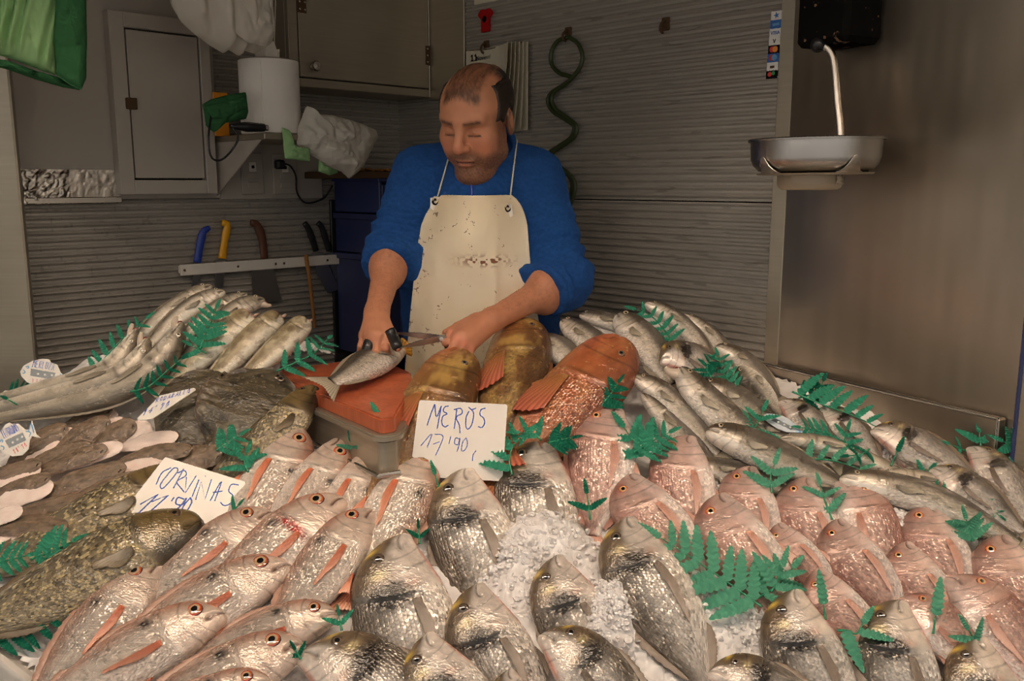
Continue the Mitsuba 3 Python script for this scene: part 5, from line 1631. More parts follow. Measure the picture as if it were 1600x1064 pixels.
    if kind == 'gutted':
        ring_ = X[0, :-1]
        c0 = ring_.mean(0)
        V = np.vstack([c0 + (ring_ - c0) * .86 - tg[0] * .0012, c0 + (ring_ - c0) * .45 + tg[0] * W * .03 - tg[0] * .002, [c0 + tg[0] * W * .01 - tg[0] * .002]])
        n_ = len(ring_)
        jj_ = np.arange(n_)
        Fc = np.vstack([np.stack([jj_, (jj_ + 1) % n_, jj_ + n_], 1), np.stack([(jj_ + 1) % n_, (jj_ + 1) % n_ + n_, jj_ + n_], 1), np.stack([jj_ + n_, (jj_ + 1) % n_ + n_, jj_ * 0 + 2 * n_], 1)])
        obj('mouth_cavity', trimesh.Trimesh(V, Fc, process=False), 'satin', t, smooth=True, uv=packed(np.tile(C(126, 62, 54), (len(V), 1))))
        # ragged flap of the cut throat
        th_ = np.linspace(-2.4, -.6, 12)
        base_ = np.array([c0 + dd[0] * half[0] * np.sin(q) * 1.0 + nn[0] * tk[0] * np.cos(q) for q in th_])
        G_ = np.stack([base_ + tg[0] * .012, base_ - tg[0] * W * (.10 + .22 * r.random((12, 1))) - dd[0] * W * .06], 1)
        fm_ = sheet(G_, .0022)
        obj('throat_flap', fm_, 'satin', t, smooth=True, uv=packed(np.tile(C(206, 176, 158), (len(fm_.vertices), 1))))
    if not fins:
        return t
    fc = FIN_COL[kind]
    # pectoral fin lying on the flank
    if kind not in ('gutted',):
        o, nl, tt, d_ = at(sp['op'] + 0.03, -0.30, 0.0015)
        pl = {'gilthead': .30, 'snapper': .30, 'besugo': .26, 'corvina': .15, 'grouper': .24, 'bass': .13, 'hake': .14}[kind] * L
        rays = 9
        q0, q1 = {'gilthead': (-.04, -.16), 'snapper': (-.02, -.15), 'besugo': (.02, -.10), 'grouper': (.1, -.55)}.get(kind, (.05, -.25))
        ss = np.linspace(0, 1, 9)
        G = np.zeros((rays * 2 + 1, 9, 3))
        for i, rv in enumerate(np.linspace(0, 1, rays * 2 + 1)):
            sl = q0 + (q1 - q0) * rv
            ln = pl * (1 - .62 * rv ** 1.6) * (.80 + .20 * np.sin(np.pi * min(1, rv * 2.2 + .12))) if kind != 'grouper' else pl * (.55 + .45 * np.sin(np.pi * (rv * .75 + .18)))
            for k_, x in enumerate(ss):
                a0 = -0.22 - 0.16 * rv + sl * 2.2 * x * (ln / pl)
                p_, n_, _, _ = at(min(sp['op'] + .03 + x * ln / L, .84), float(np.clip(a0, -.93, .9)), 0.003 + 0.010 * x * (kind == 'grouper') + 0.0022 * (i % 2) * (x > .1))
                G[i, k_] = p_
        pm = sheet(G, 0.0011)
        obj('pectoral_fin', pm, 'fin', t, smooth=True, uv=fin_uv(fc, rays * 2 + 1, 9))
    # tail
    i = ns - 2
    tl = L * 0.17
    df = nrm(tg[i] * 1.0 + dd[i] * .52)
    dg = nrm(tg[i] * 1.0 - dd[i] * .52)
    fk = {'grouper': 0.05, 'corvina': .08, 'hake': .12, 'gutted': .12}.get(kind, 0.34)
    fm, fcc = fin_fan(ctr[i] - tg[i] * L * 0.02, df, dg, nn[i], tl, tl, 12, fc, 0.0014 + 0.004 * W, fk, 0.05, base=dd[i] * (top[i] + bot[i]) * .46)
    obj('tail_fin', fm, 'fin', t, smooth=True, uv=fcc)
    # folded dorsal and anal fins
    for nm, s0, s1, sg_, h in (('dorsal_fin', .30, .80, 1, .055), ('anal_fin', .60, .80, -1, .05)):
        if kind in ('hake', 'gutted') and nm == 'anal_fin':
            continue
        nS = 28
        sv = np.linspace(s0, s1, nS)
        G = []
        for j_, x in enumerate(sv):
            k_ = int(np.searchsorted(s, x))
            e = (top[k_] if sg_ > 0 else bot[k_])
            hh = h * W * np.sin(np.pi * np.clip((x - s0) / (s1 - s0), 0, 1) ** .7) ** .5 * (1 + .25 * (j_ % 2)) + .002
            b0 = ctr[k_] + dd[k_] * sg_ * e * 0.985
            G.append([b0 - dd[k_] * sg_ * .004, b0 + dd[k_] * sg_ * hh * .5 + tg[k_] * hh * .4, b0 + dd[k_] * sg_ * hh + tg[k_] * hh * 1.2])
        gm = sheet(np.array(G), 0.0016)
        cc_ = packed(np.tile(np.array(C(*{'besugo': (168, 128, 108), 'snapper': (176, 124, 106), 'grouper': (120, 78, 44)}.get(kind, fc[0]))) * .85, (len(gm.vertices), 1)))
        obj(nm, gm, 'satin', t, smooth=True, uv=cc_)
    if kind in ('gilthead', 'snapper', 'besugo', 'grouper', 'corvina'):
        o, nl, tt, d_ = at(.37, -.97, 0.001)
        fm, fcc = fin_fan(o, nrm(tt), nrm(tt - .45 * d_), nl, .14 * L, .12 * L, 5, fc, 0.0014, 0.1)
        obj('pelvic_fin', fm, 'fin', t, smooth=True, uv=fcc)
    return t


VIEW_TILT = 0.40


def lat_dir(p, tilt):
    n = bed_n(p[0], p[1])
    v = nrm(CAM - p)
    return nrm(n + tilt * v)


def fish_p(kind, head, ax, w, d, label, group=None, lift=.055, pitch=12.0, tilt=None, ratio=None, bend=0.0, **kw):
    """fish propped on the ice: snout pixel, a second pixel on its axis, width in pixels; the length follows from the kind's proportions"""
    tilt = VIEW_TILT if tilt is None else tilt
    P0, P1 = on_bed(*head, lift), on_bed(*ax, lift)
    N = lat_dir(P0, tilt)
    dr_ = nrm(P1 - P0)
    N = nrm(N - dr_ * np.dot(N, dr_))
    p = math.radians(pitch)
    dir_ = dr_ * math.cos(p) - N * math.sin(p)
    N2 = N * math.cos(p) + dr_ * math.sin(p)
    D = d * np.cross(N2, -dir_)
    ratio = ratio or SPEC[kind]['ratio']
    W, L = 0.1, 0.3
    for _ in range(3):
        c = P0 + dir_ * L * .35
        vr = nrm(c - CAM)
        fs = np.linalg.norm(D - vr * np.dot(D, vr))
        W = w * np.dot(c - CAM, CF) / FPX / max(fs, .5)
        L = W / ratio
    x = np.linspace(0, 1, 24)
    P = P0 + dir_ * (x * L)[:, None] + D * (bend * L * (x - x ** 2) * 4 * .25)[:, None]
    return make_fish(kind, P, np.repeat(N2[None], 24, 0), W, d, label, group, **kw)


def fish_s(kind, pts, w, d, label, group=None, l0=None, l1=None, tilt=None, **kw):
    """fish along a path of pixels from snout to tail tip, lying on the heap"""
    tilt = VIEW_TILT if tilt is None else tilt
    sp = SPEC[kind]
    th = max(sp['th'])
    c0 = on_bed(*pts[len(pts) // 2], 0.03)
    w = w * (.88 if kind in ('hake', 'gutted') else 1)
    W = w * np.dot(c0 - CAM, CF) / FPX
    l0 = th * W * 0.9 + .012 if l0 is None else l0
    l1 = .012 if l1 is None else l1
    n = len(pts)
    Q = np.array([on_bed(*q, l0 + (l1 - l0) * i / (n - 1)) for i, q in enumerate(pts)])
    P = spline(Q, 40)
    from scipy.ndimage import gaussian_filter1d as gf
    P = gf(P, 2.0, axis=0, mode='nearest')
    N = np.array([lat_dir(p, tilt) for p in P])
    N = nrm(gf(N, 3, axis=0, mode='nearest'))
    k = len(P) // 3
    tg = nrm(np.gradient(P, axis=0))
    D = np.cross(nrm(N[k] - tg[k] * np.dot(N[k], tg[k])), -tg[k])
    vr = nrm(P[k] - CAM)
    fs = np.linalg.norm(D - vr * np.dot(D, vr))
    return make_fish(kind, P, N, W / max(fs, .6), d, label, group, **kw)
RB = 'red-eyed breams at the front left'
for a in [
    # snout, point on axis, width, side of the back, label, extra
    ((470, 668), (420, 745), 92, -1, 'silvery pink bream with an orange fin, leftmost of the row behind the CORVINAS sign', dict(lift=.05, pitch=6)),
    ((536, 689), (475, 770), 84, -1, 'pinkish bream second from the left in the row below the cutting board', dict(lift=.05, pitch=6)),
    ((587, 704), (545, 775), 84, -1, 'bream third from the left in the row below the cutting board', dict(lift=.05, pitch=6)),
    ((661, 696), (615, 790), 102, -1, 'reddish headed bream with a big black blotch beside the MEROS sign', dict(lift=.06, pitch=6)),
    ((424, 799), (330, 865), 86, 1, 'silver bream with a long orange fin right of the CORVINAS sign', dict(lift=.05, pitch=3)),
    ((535, 777), (425, 865), 100, 1, 'silver bream with blood behind its gill', dict(lift=.055, pitch=3, gill=0)),
    ((581, 797), (500, 895), 92, 1, 'silver bream with a straight orange fin beside the big gilthead', dict(lift=.055, pitch=3)),
    ((250, 880), (150, 995), 98, 1, 'bream with an orange fin overlapping the big brown meagre', dict(lift=.05, pitch=2)),
    ((453, 880), (290, 965), 96, 1, 'long silver bream with an eye ringed in gold above the lower left fish', dict(lift=.055, pitch=2)),
    ((352, 955), (200, 1030), 96, 1, 'bream with a bright orange fin in the lower left corner', dict(lift=.06, pitch=2)),
    ((527, 957), (385, 1000), 76, 1, 'bream with a red ringed eye touching the big gilthead', dict(lift=.05, pitch=3)),
    ((474, 1003), (330, 1075), 104, 1, 'bream with a very large ringed eye at the bottom edge', dict(lift=.065, pitch=2)),
    ((424, 1062), (300, 1110), 80, 1, 'bream cut by the bottom edge with only its red back showing', dict(lift=.085, pitch=2)),
]:
    fish_p('besugo', *a[:5], RB, **a[5])

GH = 'gilthead breams at the front'
for a in [
    ((716, 734), (752, 850), 132, 1, 'gilthead bream with a red gill edge below the MEROS sign', dict(lift=.06, pitch=16)),
    ((838, 684), (845, 800), 132, 1, 'gilthead bream with its tail in the ice right of the MEROS sign', dict(lift=.06, pitch=16)),
    ((612, 838), (640, 960), 158, 1, 'largest gilthead bream, front centre with a scaly black gill patch', dict(lift=.07, pitch=14)),
    ((858, 872), (920, 985), 116, 1, 'gilthead bream with ice behind its head in the middle of the front', dict(lift=.05, pitch=14)),
    ((968, 812), (1045, 945), 126, 1, 'long gilthead bream lying whole beside the pink breams', dict(lift=.06, pitch=8)),
    ((733, 916), (790, 1040), 132, 1, 'gilthead bream between the largest one and the ice', dict(lift=.06, pitch=14)),
    ((852, 985), (950, 1075), 108, -1, 'pale bellied gilthead facing left at the bottom', dict(lift=.065, pitch=8)),
    ((655, 996), (720, 1100), 130, 1, 'gilthead bream cut by the bottom edge under the largest one', dict(lift=.075, pitch=10)),
    ((478, 1012), (590, 1080), 140, -1, 'dark grey gilthead with a yellow cheek facing left at the bottom', dict(lift=.06, pitch=5)),
    ((787, 1049), (815, 1120), 90, 1, 'tip of a dark gilthead head at the bottom edge', dict(lift=.08, pitch=8)),
    ((1110, 1042), (1230, 1095), 90, -1, 'pale gilthead facing left, cut by the bottom edge', dict(lift=.06, pitch=5)),
    ((1229, 922), (1280, 1040), 124, 1, 'dark gilthead bream at the front right, first from the left', dict(lift=.06, pitch=14)),
    ((1393, 936), (1415, 1050), 126, 1, 'dark gilthead bream at the front right with a bright cheek', dict(lift=.06, pitch=14)),
    ((1516, 993), (1560, 1090), 118, 1, 'dark gilthead bream in the lower right corner', dict(lift=.06, pitch=14)),
]:
    fish_p('gilthead', *a[:5], GH, **a[5])

PB = 'pink breams on the ice at the right'
for a in [
    ((958, 638), (935, 770), 108, 1, 'tall pink bream beside the red grouper, left of all the pink ones', dict(lift=.07, pitch=10)),
    ((1070, 681), (1075, 790), 104, 1, 'pink bream with an orange eye beside the fern below the sea bass', dict(lift=.055, pitch=12)),
    ((978, 744), (1070, 870), 102, 1, 'pink bream lying whole behind the long gilthead', dict(lift=.045, pitch=4)),
    ((1116, 774), (1190, 890), 112, 1, 'large pink bream in the middle with a dark forehead', dict(lift=.06, pitch=8)),
    ((1166, 729), (1185, 820), 92, 1, 'pink bream with ice under its chin beside the two fern leaves', dict(lift=.05, pitch=12)),
    ((1254, 747), (1280, 840), 96, 1, 'pink bream below the dark sea bass', dict(lift=.05, pitch=12)),
    ((1211, 820), (1275, 895), 66, 1, 'small brownish pink bream seen from its back', dict(lift=.045, pitch=5)),
    ((1302, 813), (1375, 920), 90, 1, 'pink bream lying whole in the middle of the right group', dict(lift=.05, pitch=6)),
    ((1408, 848), (1460, 935), 86, 1, 'brownish pink bream below the ice lump', dict(lift=.05, pitch=8)),
    ((1448, 788), (1482, 880), 98, 1, 'pink bream with a dark forehead beside the silver mullet', dict(lift=.055, pitch=10)),
    ((1318, 751), (1365, 835), 92, -1, 'white bellied pink bream facing right with its fin hanging down', dict(lift=.055, pitch=8)),
    ((1556, 837), (1605, 930), 108, 1, 'reddish pink bream at the right edge', dict(lift=.06, pitch=8)),
    ((1485, 900), (1570, 990), 100, -1, 'pale pink bream belly up at the right edge', dict(lift=.06, pitch=4)),
    ((1400, 937), (1510, 1010), 80, -1, 'pale pink bream belly up behind the bright cheeked gilthead', dict(lift=.045, pitch=4)),
    ((1272, 890), (1330, 965), 84, 1, 'pink bream with a red head and fern leaves over it', dict(lift=.055, pitch=8)),
]:
    fish_p('snapper', *a[:5], PB, **a[5])

for a in [
    ([(327, 814), (245, 850), (130, 906), (0, 962), (-130, 1020)], 108, 1, 'big brown meagre in front of the CORVINAS sign', dict(l0=.06, l1=.05)),
    ([(300, 730), (215, 785), (105, 838), (0, 880), (-100, 920)], 90, 1, 'brown meagre whose head is hidden behind the CORVINAS sign', dict(l0=.015, l1=.03)),
    ([(497, 602), (458, 652), (410, 700), (340, 752), (290, 800)], 64, 1, 'slim grey meagre with its snout up beside the cutting board', dict(l0=.07, l1=.03)),
]:
    fish_s('corvina', a[0], *a[1:4], 'meagres on the left', **a[4])

for a in [
    ((721, 553), (652, 660), 106, -1, 'olive brown grouper at the cutting board, left of the three behind the MEROS sign', dict(lift=.09, pitch=5, dark=.1, ratio=.28)),
    ((817, 509), (784, 622), 104, -1, 'dark brown grouper with yellow patches, middle of the three', dict(lift=.085, pitch=5, dark=.2, ratio=.28)),
    ((974, 536), (880, 624), 112, -1, 'reddish orange grouper, right of the three', dict(lift=.085, pitch=5, dark=.9, ratio=.30)),
]:
    fish_p('grouper', *a[:5], 'groupers behind the MEROS sign', **a[5])

HK = 'whole hakes heaped at the back left'
for a in [
    ([(335, 446), (290, 470), (240, 505), (190, 560)], 30, 1, 'hake at the top of the heap, furthest back', dict(l0=.05, l1=.02)),
    ([(355, 455), (305, 478), (260, 512), (215, 560)], 34, 1, 'hake second from the back with a pale eye', dict(l0=.06, l1=.03)),
    ([(389, 459), (335, 487), (288, 528), (240, 575)], 32, 1, 'hake third from the back with a dark back', dict(l0=.06, l1=.035)),
    ([(418, 469), (375, 480), (335, 515), (300, 560), (262, 605)], 36, 1, 'hake with a pointed snout beside the gutted ones', dict(open_mouth=True, l0=.06, l1=.035)),
    ([(345, 500), (325, 530), (290, 575), (232, 622)], 44, 1, 'dark backed hake under the fern frond', dict(l0=.06, l1=.02)),
    ([(219, 508), (200, 545), (168, 582), (95, 603), (-30, 632), (-110, 648)], 36, -1, 'hake bent upwards, nearest the fish shaped MERLUZA card', dict(open_mouth=True, l0=.10, l1=.03)),
    ([(235, 522), (222, 556), (196, 586), (120, 612), (-10, 640), (-100, 655)], 40, -1, 'hake bent upwards, second from the MERLUZA card', dict(open_mouth=True, l0=.10, l1=.035)),
    ([(290, 498), (272, 536), (236, 580), (170, 618), (40, 645), (-60, 662)], 44, -1, 'hake bent upwards with an open mouth, third from the MERLUZA card', dict(open_mouth=True, l0=.10, l1=.035)),
]:
    fish_s('hake', a[0], *a[1:4], HK, **a[4])
for a in [
    ([(393, 490), (350, 525), (300, 572), (240, 628)], 46, 1, 'gutted pale hake left of the three', dict(l0=.07, l1=.025)),
    ([(437, 492), (395, 528), (345, 580), (290, 625)], 44, 1, 'gutted pale hake in the middle of the three', dict(l0=.075, l1=.025)),
    ([(478, 500), (445, 535), (400, 575), (350, 610)], 44, 1, 'gutted pale hake with its jaw showing, right of the three', dict(l0=.08, l1=.025)),
]:
    fish_s('gutted', a[0], *a[1:4], 'gutted hakes with open mouths', **a[4])

SB = 'sea bass heaped at the back right'
for a in [
    ('bass', [(1004, 473), (1045, 492), (1090, 532), (1130, 580)], 28, -1, 'pale sea bass lying highest at the back of the right heap', dict(l0=.06, l1=.03, dark=.1)),
    ('bass', [(1062, 491), (1100, 515), (1128, 545), (1165, 590)], 26, -1, 'pale sea bass second highest at the back right', dict(l0=.05, l1=.03, dark=.1)),
    ('bass', [(903, 492), (950, 502), (1000, 520), (1050, 550)], 26, -1, 'dark sea bass facing left behind the white mouthed fish', dict(l0=.06, l1=.03, dark=.9)),
    ('bass', [(962, 492), (1000, 530), (1035, 575), (1062, 625)], 58, -1, 'long scaly sea bass running down right of the red grouper', dict(l0=.08, l1=.03, dark=.2)),
    ('bass', [(1114, 541), (1155, 560), (1195, 598), (1230, 640)], 34, -1, 'grey blue sea bass beside the steel ledge', dict(l0=.06, l1=.03, dark=.7)),
    ('bass', [(1152, 572), (1180, 605), (1208, 640), (1240, 668)], 40, 1, 'silver sea bass with a pale belly pointing at the small card', dict(l0=.07, l1=.03, dark=.1)),
    ('gilthead', [(1027, 558), (1075, 565), (1130, 595), (1170, 620)], 54, -1, 'dark grey bream facing left amid the sea bass', dict(l0=.09, l1=.03, dark=.1)),
    ('bass', [(876, 502), (915, 528), (950, 560), (985, 600)], 44, -1, 'white bellied fish with a dark gill slit behind the red grouper', dict(l0=.07, l1=.03, dark=.05)),
    ('bass', [(838, 530), (880, 552), (910, 590)], 44, -1, 'pale fish between the dark and the red grouper', dict(l0=.06, l1=.03, dark=.05)),
    ('bass', [(983, 587), (1030, 612), (1075, 655), (1110, 695), (1150, 730)], 40, -1, 'white bellied sea bass left of the open mouthed one', dict(l0=.07, l1=.03, dark=.1)),
    ('bass', [(1058, 571), (1085, 610), (1130, 652), (1195, 700), (1270, 745)], 50, -1, 'sea bass with a ridged open mouth pointing up', dict(open_mouth=True, l0=.10, l1=.03, dark=.2)),
    ('bass', [(1000, 613), (1035, 645), (1070, 685), (1120, 735), (1160, 770)], 40, -1, 'dark headed sea bass below the white bellied one', dict(l0=.05, l1=.02, dark=.9)),
    ('bass', [(1098, 672), (1150, 688), (1215, 715), (1290, 745), (1350, 770)], 50, -1, 'dark headed sea bass in the middle of the right heap', dict(l0=.08, l1=.03, dark=.9)),
    ('bass', [(1090, 600), (1140, 620), (1190, 650), (1235, 690)], 44, -1, 'brownish grey fish below the dark grey bream', dict(l0=.06, l1=.02, dark=.8)),
    ('bass', [(1143, 650), (1200, 672), (1260, 700), (1330, 735)], 34, -1, 'dark fish half hidden under the fern leaves and small card', dict(l0=.05, l1=.02, dark=.9)),
    ('hake', [(1208, 688), (1270, 692), (1340, 712), (1430, 752), (1490, 780)], 30, -1, 'slim brown fish under the fern row beside the ice lumps', dict(l0=.06, l1=.03)),
    ('hake', [(1366, 742), (1440, 750), (1520, 776), (1620, 825)], 30, -1, 'slim dark fish along the right side under the mullet', dict(l0=.06, l1=.04)),
    ('bass', [(1305, 746), (1400, 765), (1480, 790), (1560, 830), (1640, 880)], 46, -1, 'large scaly silver mullet running to the right edge', dict(l0=.07, l1=.05, dark=.1)),
    ('bass', [(1066, 728), (1130, 735), (1200, 752), (1260, 790)], 36, -1, 'grey fish peeping out behind the pink breams', dict(l0=.03, l1=.01, dark=.9)),
]:
    fish_s(a[0], a[1], *a[2:5], SB, **a[5])

GR = 'gilthead breams along the steel ledge'
for a in [
    ((1222, 625), (1270, 665), 46, -1, 'silver bream nearest the small clear card, first along the ledge', dict(lift=.06, pitch=3)),
    ((1284, 636), (1340, 685), 50, -1, 'silver bream second along the steel ledge', dict(lift=.06, pitch=3)),
    ((1364, 668), (1435, 700), 56, -1, 'pale silver bream third along the steel ledge, facing left', dict(lift=.075, pitch=3)),
    ((1405, 712), (1450, 740), 44, -1, 'silver bream tucked under the pale one', dict(lift=.04, pitch=3)),
    ((1462, 704), (1510, 745), 46, -1, 'silver bream behind the one with its tail down', dict(lift=.05, pitch=3)),
    ((1457, 730), (1525, 775), 56, -1, 'silver bream with its tail pointing down at the right', dict(lift=.07, pitch=3)),
    ((1520, 697), (1565, 750), 62, -1, 'round silver bream at the far right end of the ledge', dict(lift=.07, pitch=5)),
]:
    fish_p('gilthead', *a[:5], GR, **a[5])


# ------------------------------------------------------------------ flat fish
def flat_fish(name, pts, w, label, cat_, group, up, lift, prof, thick, tilt, wave=0.0, head_eyes=True, ratio=None):
    FISHN[0] += 1
    r = np.random.default_rng(3000 + FISHN[0])
    n = len(pts)
    lf = np.broadcast_to(np.asarray(lift, float), (n,)) if np.ndim(lift) else np.full(n, lift)
    Q = np.array([on_bed(*q, l) for q, l in zip(pts, lf)])
    P = spline(Q, 64)
    tg = nrm(np.gradient(P, axis=0))
    N = np.array([lat_dir(p, tilt) for p in P])
    N = nrm(N - tg * (N * tg).sum(1, keepdims=True))
    D = np.cross(N, tg)
    W = w * np.dot(P[20] - CAM, CF) / FPX
    vr = nrm(P[30] - CAM)
    W = W / max(np.linalg.norm(D[30] - vr * np.dot(D[30], vr)), .45)
    s = np.linspace(0, 1, 64)
    hw = np.interp(s, prof[0], prof[1]) * W / 2
    nt = 40
    th = np.linspace(0, 2 * np.pi, nt + 1)
    c = np.cos(th)
    lat = np.sign(np.sin(th)) * np.abs(np.sin(th)) ** .7
    body = np.clip(1 - np.abs(c) ** 6, 0, 1)                      # thin fringe along both sides
    tk = thick * W * np.sin(np.pi * np.clip(s * .93 + .05, 0, 1)) ** .55
    X = P[:, None] + D[:, None] * (hw[:, None] * c)[..., None] + N[:, None] * (tk[:, None] * lat * (0.25 + .75 * (1 - c ** 2)))[..., None]
    qn = np.stack([s[:, None] * 7 + 0 * c, c[None] * 1.6 + 0 * s[:, None], s[:, None] * 0 + FISHN[0] * 1.7 + 0 * c], -1)
    X = X + N[:, None] * (wave * W * (meshkit.fbm(qn, 3, 7) - .5) * (.35 + np.abs(c) ** 2))[..., None]
    code = 0 if name == 'sole' else 1
    tt = np.clip(th / np.pi, 0, 1.9999) if up == 'dark' else (np.clip(th / np.pi, 0, 1.9999) + 1) % 2
    uv = np.stack([np.broadcast_to(s[:, None] * .9, (64, nt + 1)) + 2.0 * FISHN[0], np.broadcast_to(tt, (64, nt + 1)) + 4.0 * code], -1).reshape(-1, 2)
    uv = np.vstack([uv, uv[:1], uv[-1:]])
    f = grid_faces(64, nt + 1)
    m = trimesh.Trimesh(X.reshape(-1, 3), f, process=False)
    v = np.vstack([m.vertices, X[0].mean(0), X[-1].mean(0)])
    k = 64 * (nt + 1)
    j = np.arange(nt)
    f = np.vstack([f, np.stack([j * 0 + k, j + 1, j], 1), np.stack([j * 0 + k + 1, 63 * (nt + 1) + j, 63 * (nt + 1) + j + 1], 1)])
    m = trimesh.Trimesh(v, f, process=False)
    if m.volume < 0:
        m = trimesh.Trimesh(v, f[:, ::-1], process=False)
    t = thing(name, label, cat_, group)
    obj('body', m, 'sole_skin', t, smooth=True, uv=uv)
    if up == 'dark' and head_eyes:
        for e in (.055, .075):
            i = int(e * 64) + 1
            o = P[i] + D[i] * hw[i] * (.28 if e < .06 else .42) + N[i] * tk[i] * .92
            em, ec = eye_mesh(o, N[i], tg[i], D[i], .030 * W + .0012, (70, 58, 44), (96, 80, 60))
            obj('eye', em, 'eye_wet', t, smooth=True, uv=ec)
    i = 61
    fm, fc = fin_fan(P[i], nrm(tg[i] + .45 * D[i]), nrm(tg[i] - .45 * D[i]), N[i], .32 * W, .32 * W, 7, ((90, 74, 58), (110, 92, 74)) if up == 'dark' else ((214, 190, 176), (190, 160, 146)), .0016)
    obj('tail_fin', fm, 'fin', t, smooth=True, uv=fc)
    return t


SOLE = (np.array([0, .02, .06, .14, .28, .45, .62, .78, .9, 1]), np.array([.12, .42, .68, .86, .98, 1, .90, .68, .42, .16]))
SO_ = 'soles overlapping at the left'
K = 'sole lying '
for (h, tl, w, up, lf, lab) in [
    ((176, 640), (95, 668), 26, 'dark', .03, 'dark sole right below the hake bodies'),
    ((184, 647), (120, 672), 26, 'pale', .012, 'pale sole edge under the uppermost dark sole'),
    ((172, 656), (88, 702), 34, 'dark', .045, 'broad dark sole in the upper middle of the soles'),
    ((198, 657), (120, 700), 30, 'pale', .02, 'pale sole between the two broad dark soles'),
    ((212, 660), (138, 703), 34, 'dark', .045, 'broad dark sole left of the RODABALLO sign'),
    ((236, 664), (170, 700), 36, 'pale', .035, 'pale rounded sole beside the RODABALLO sign'),
    ((105, 664), (10, 728), 34, 'dark', .03, 'dark sole behind the fish shaped LENGUADOS card'),
    ((120, 672), (30, 735), 34, 'pale', .018, 'pale sole under the sole behind the LENGUADOS card'),
    ((279, 682), (180, 702), 26, 'pale', .045, 'long pale sole pointing at the turbot'),
    ((142, 694), (35, 732), 26, 'dark', .05, 'narrow dark sole above the long white tipped one'),
    ((168, 700), (45, 745), 28, 'dark', .05, 'dark sole half covered by the white tipped one'),
    ((193, 696), (62, 742), 28, 'pale', .042, 'white tipped pale sole in the middle'),
    ((300, 702), (180, 722), 28, 'dark', .045, 'dark sole above the CORVINAS sign'),
    ((348, 710), (255, 728), 40, 'dark', .035, 'very dark broad sole at the corner of the CORVINAS sign'),
    ((198, 730), (50, 778), 34, 'dark', .055, 'dark glossy sole with a pinkish snout, centre of the soles'),
    ((258, 728), (150, 752), 36, 'pale', .028, 'pale sole running behind the CORVINAS sign'),
    ((212, 742), (60, 792), 34, 'pale', .035, 'pale sole under the glossy sole'),
    ((244, 740), (100, 786), 28, 'dark', .055, 'dark sole touching the left corner of the CORVINAS sign'),
    ((66, 722), (-40, 762), 26, 'dark', .05, 'dark sole at the left edge below the LENGUADOS card'),
    ((64, 732), (-40, 772), 28, 'pale', .042, 'pale sole at the left edge below the LENGUADOS card'),
    ((80, 744), (-30, 786), 26, 'dark', .055, 'dark sole at the left edge, second from the top'),
    ((84, 758), (-40, 800), 36, 'pale', .045, 'broad pale sole at the left edge'),
    ((232, 768), (60, 800), 36, 'pale', .03, 'pale sole above the meagre hidden by the sign'),
    ((182, 782), (10, 806), 34, 'dark', .055, 'long dark sole low in the heap of soles'),
    ((168, 802), (20, 832), 34, 'pale', .038, 'pale sole under the long dark one'),
    ((36, 797), (-50, 828), 26, 'pale', .065, 'pale sole tip at the left edge, lowest of the pale ones'),
    ((106, 824), (-40, 828), 36, 'dark', .06, 'dark round headed sole at the left edge above the fern'),
    ((102, 840), (-40, 852), 34, 'pale', .045, 'pale sole under the round headed one'),
]:
    mid_ = ((h[0] + tl[0]) / 2 + 2, (h[1] + tl[1]) / 2 - abs(h[0] - tl[0]) * .03)
    flat_fish('sole', [h, mid_, tl], w, lab, 'fish', SO_, up, [lf, lf * .8, lf * .45], SOLE, .085, .55, .16)
TURB = (np.array([0, .03, .1, .22, .36, .5, .64, .78, .9, 1]), np.array([.10, .30, .56, .84, .98, 1.0, .92, .68, .36, .18]))
flat_fish('turbot', [(345, 580), (318, 622), (285, 665), (250, 705)], 118, 'dark warty turbot, left of the two, beside the RODABALLO sign', 'fish', 'turbots', 'dark', [.05, .05, .04, .02], TURB, .075, .5, .16)
flat_fish('turbot', [(430, 582), (400, 622), (365, 665), (335, 712)], 150, 'dark warty turbot, right of the two, next to the cutting board', 'fish', 'turbots', 'dark', [.055, .06, .05, .02], TURB, .075, .5, .20)

# the fish being cut on the board
bz = lambda x, y, z: onplane(x, y, [0, 0, z], [0, 0, 1])
Pq = spline([bz(632, 544, BZ + .045), bz(600, 557, BZ + .040), bz(555, 580, BZ + .036), bz(520, 597, BZ + .03), bz(488, 612, BZ + .02)], 40)
FB = make_fish('bass', Pq, np.tile(nrm([[0.1, -.75, .65]]), (40, 1)), 0.083, 1, 'silvery fish being cut open on the red board in the fishmonger\'s hand', None, dark=.05, eye=False, name='cut_fish')
g, gc = fin_fan(Pq[2], nrm([.2, -.3, .9]), nrm([.9, -.3, -.4]), nrm([.5, -.8, .2]), .035, .035, 6, ((190, 130, 40), (214, 160, 60)), .004, .05)
obj('gill_flap', g, 'fin', FB, smooth=True, uv=gc)
# ------------------------------------------------------------------ price cards
def card(name, label, cat_, corners, p0, n, m='card', thick=.0016, group=None):
    """flat card whose outline is given in pixels on the plane (p0, n)"""
    n = nrm(np.asarray(n, float))
    c = np.array([onplane(x, y, p0, n) for x, y in corners])
    o = c.mean(0)
    x = nrm(c[1] - c[0])
    x = nrm(x - n * np.dot(x, n))
    y = np.cross(n, x)
    M = frame(o, x, y, n)
    t = thing(name, label, cat_, group)

    def to2(px, py):
        q = onplane(px, py, p0, n) - o
        return np.array([q @ x, q @ y])
    poly = sg.Polygon([to2(*k) for k in corners])
    poly = poly.buffer(-.004).buffer(.004) if m == 'card' else poly
    obj('card', plate(poly, thick, M @ trimesh.transformations.translation_matrix([0, 0, -thick])), m, t)
    return t, M, to2


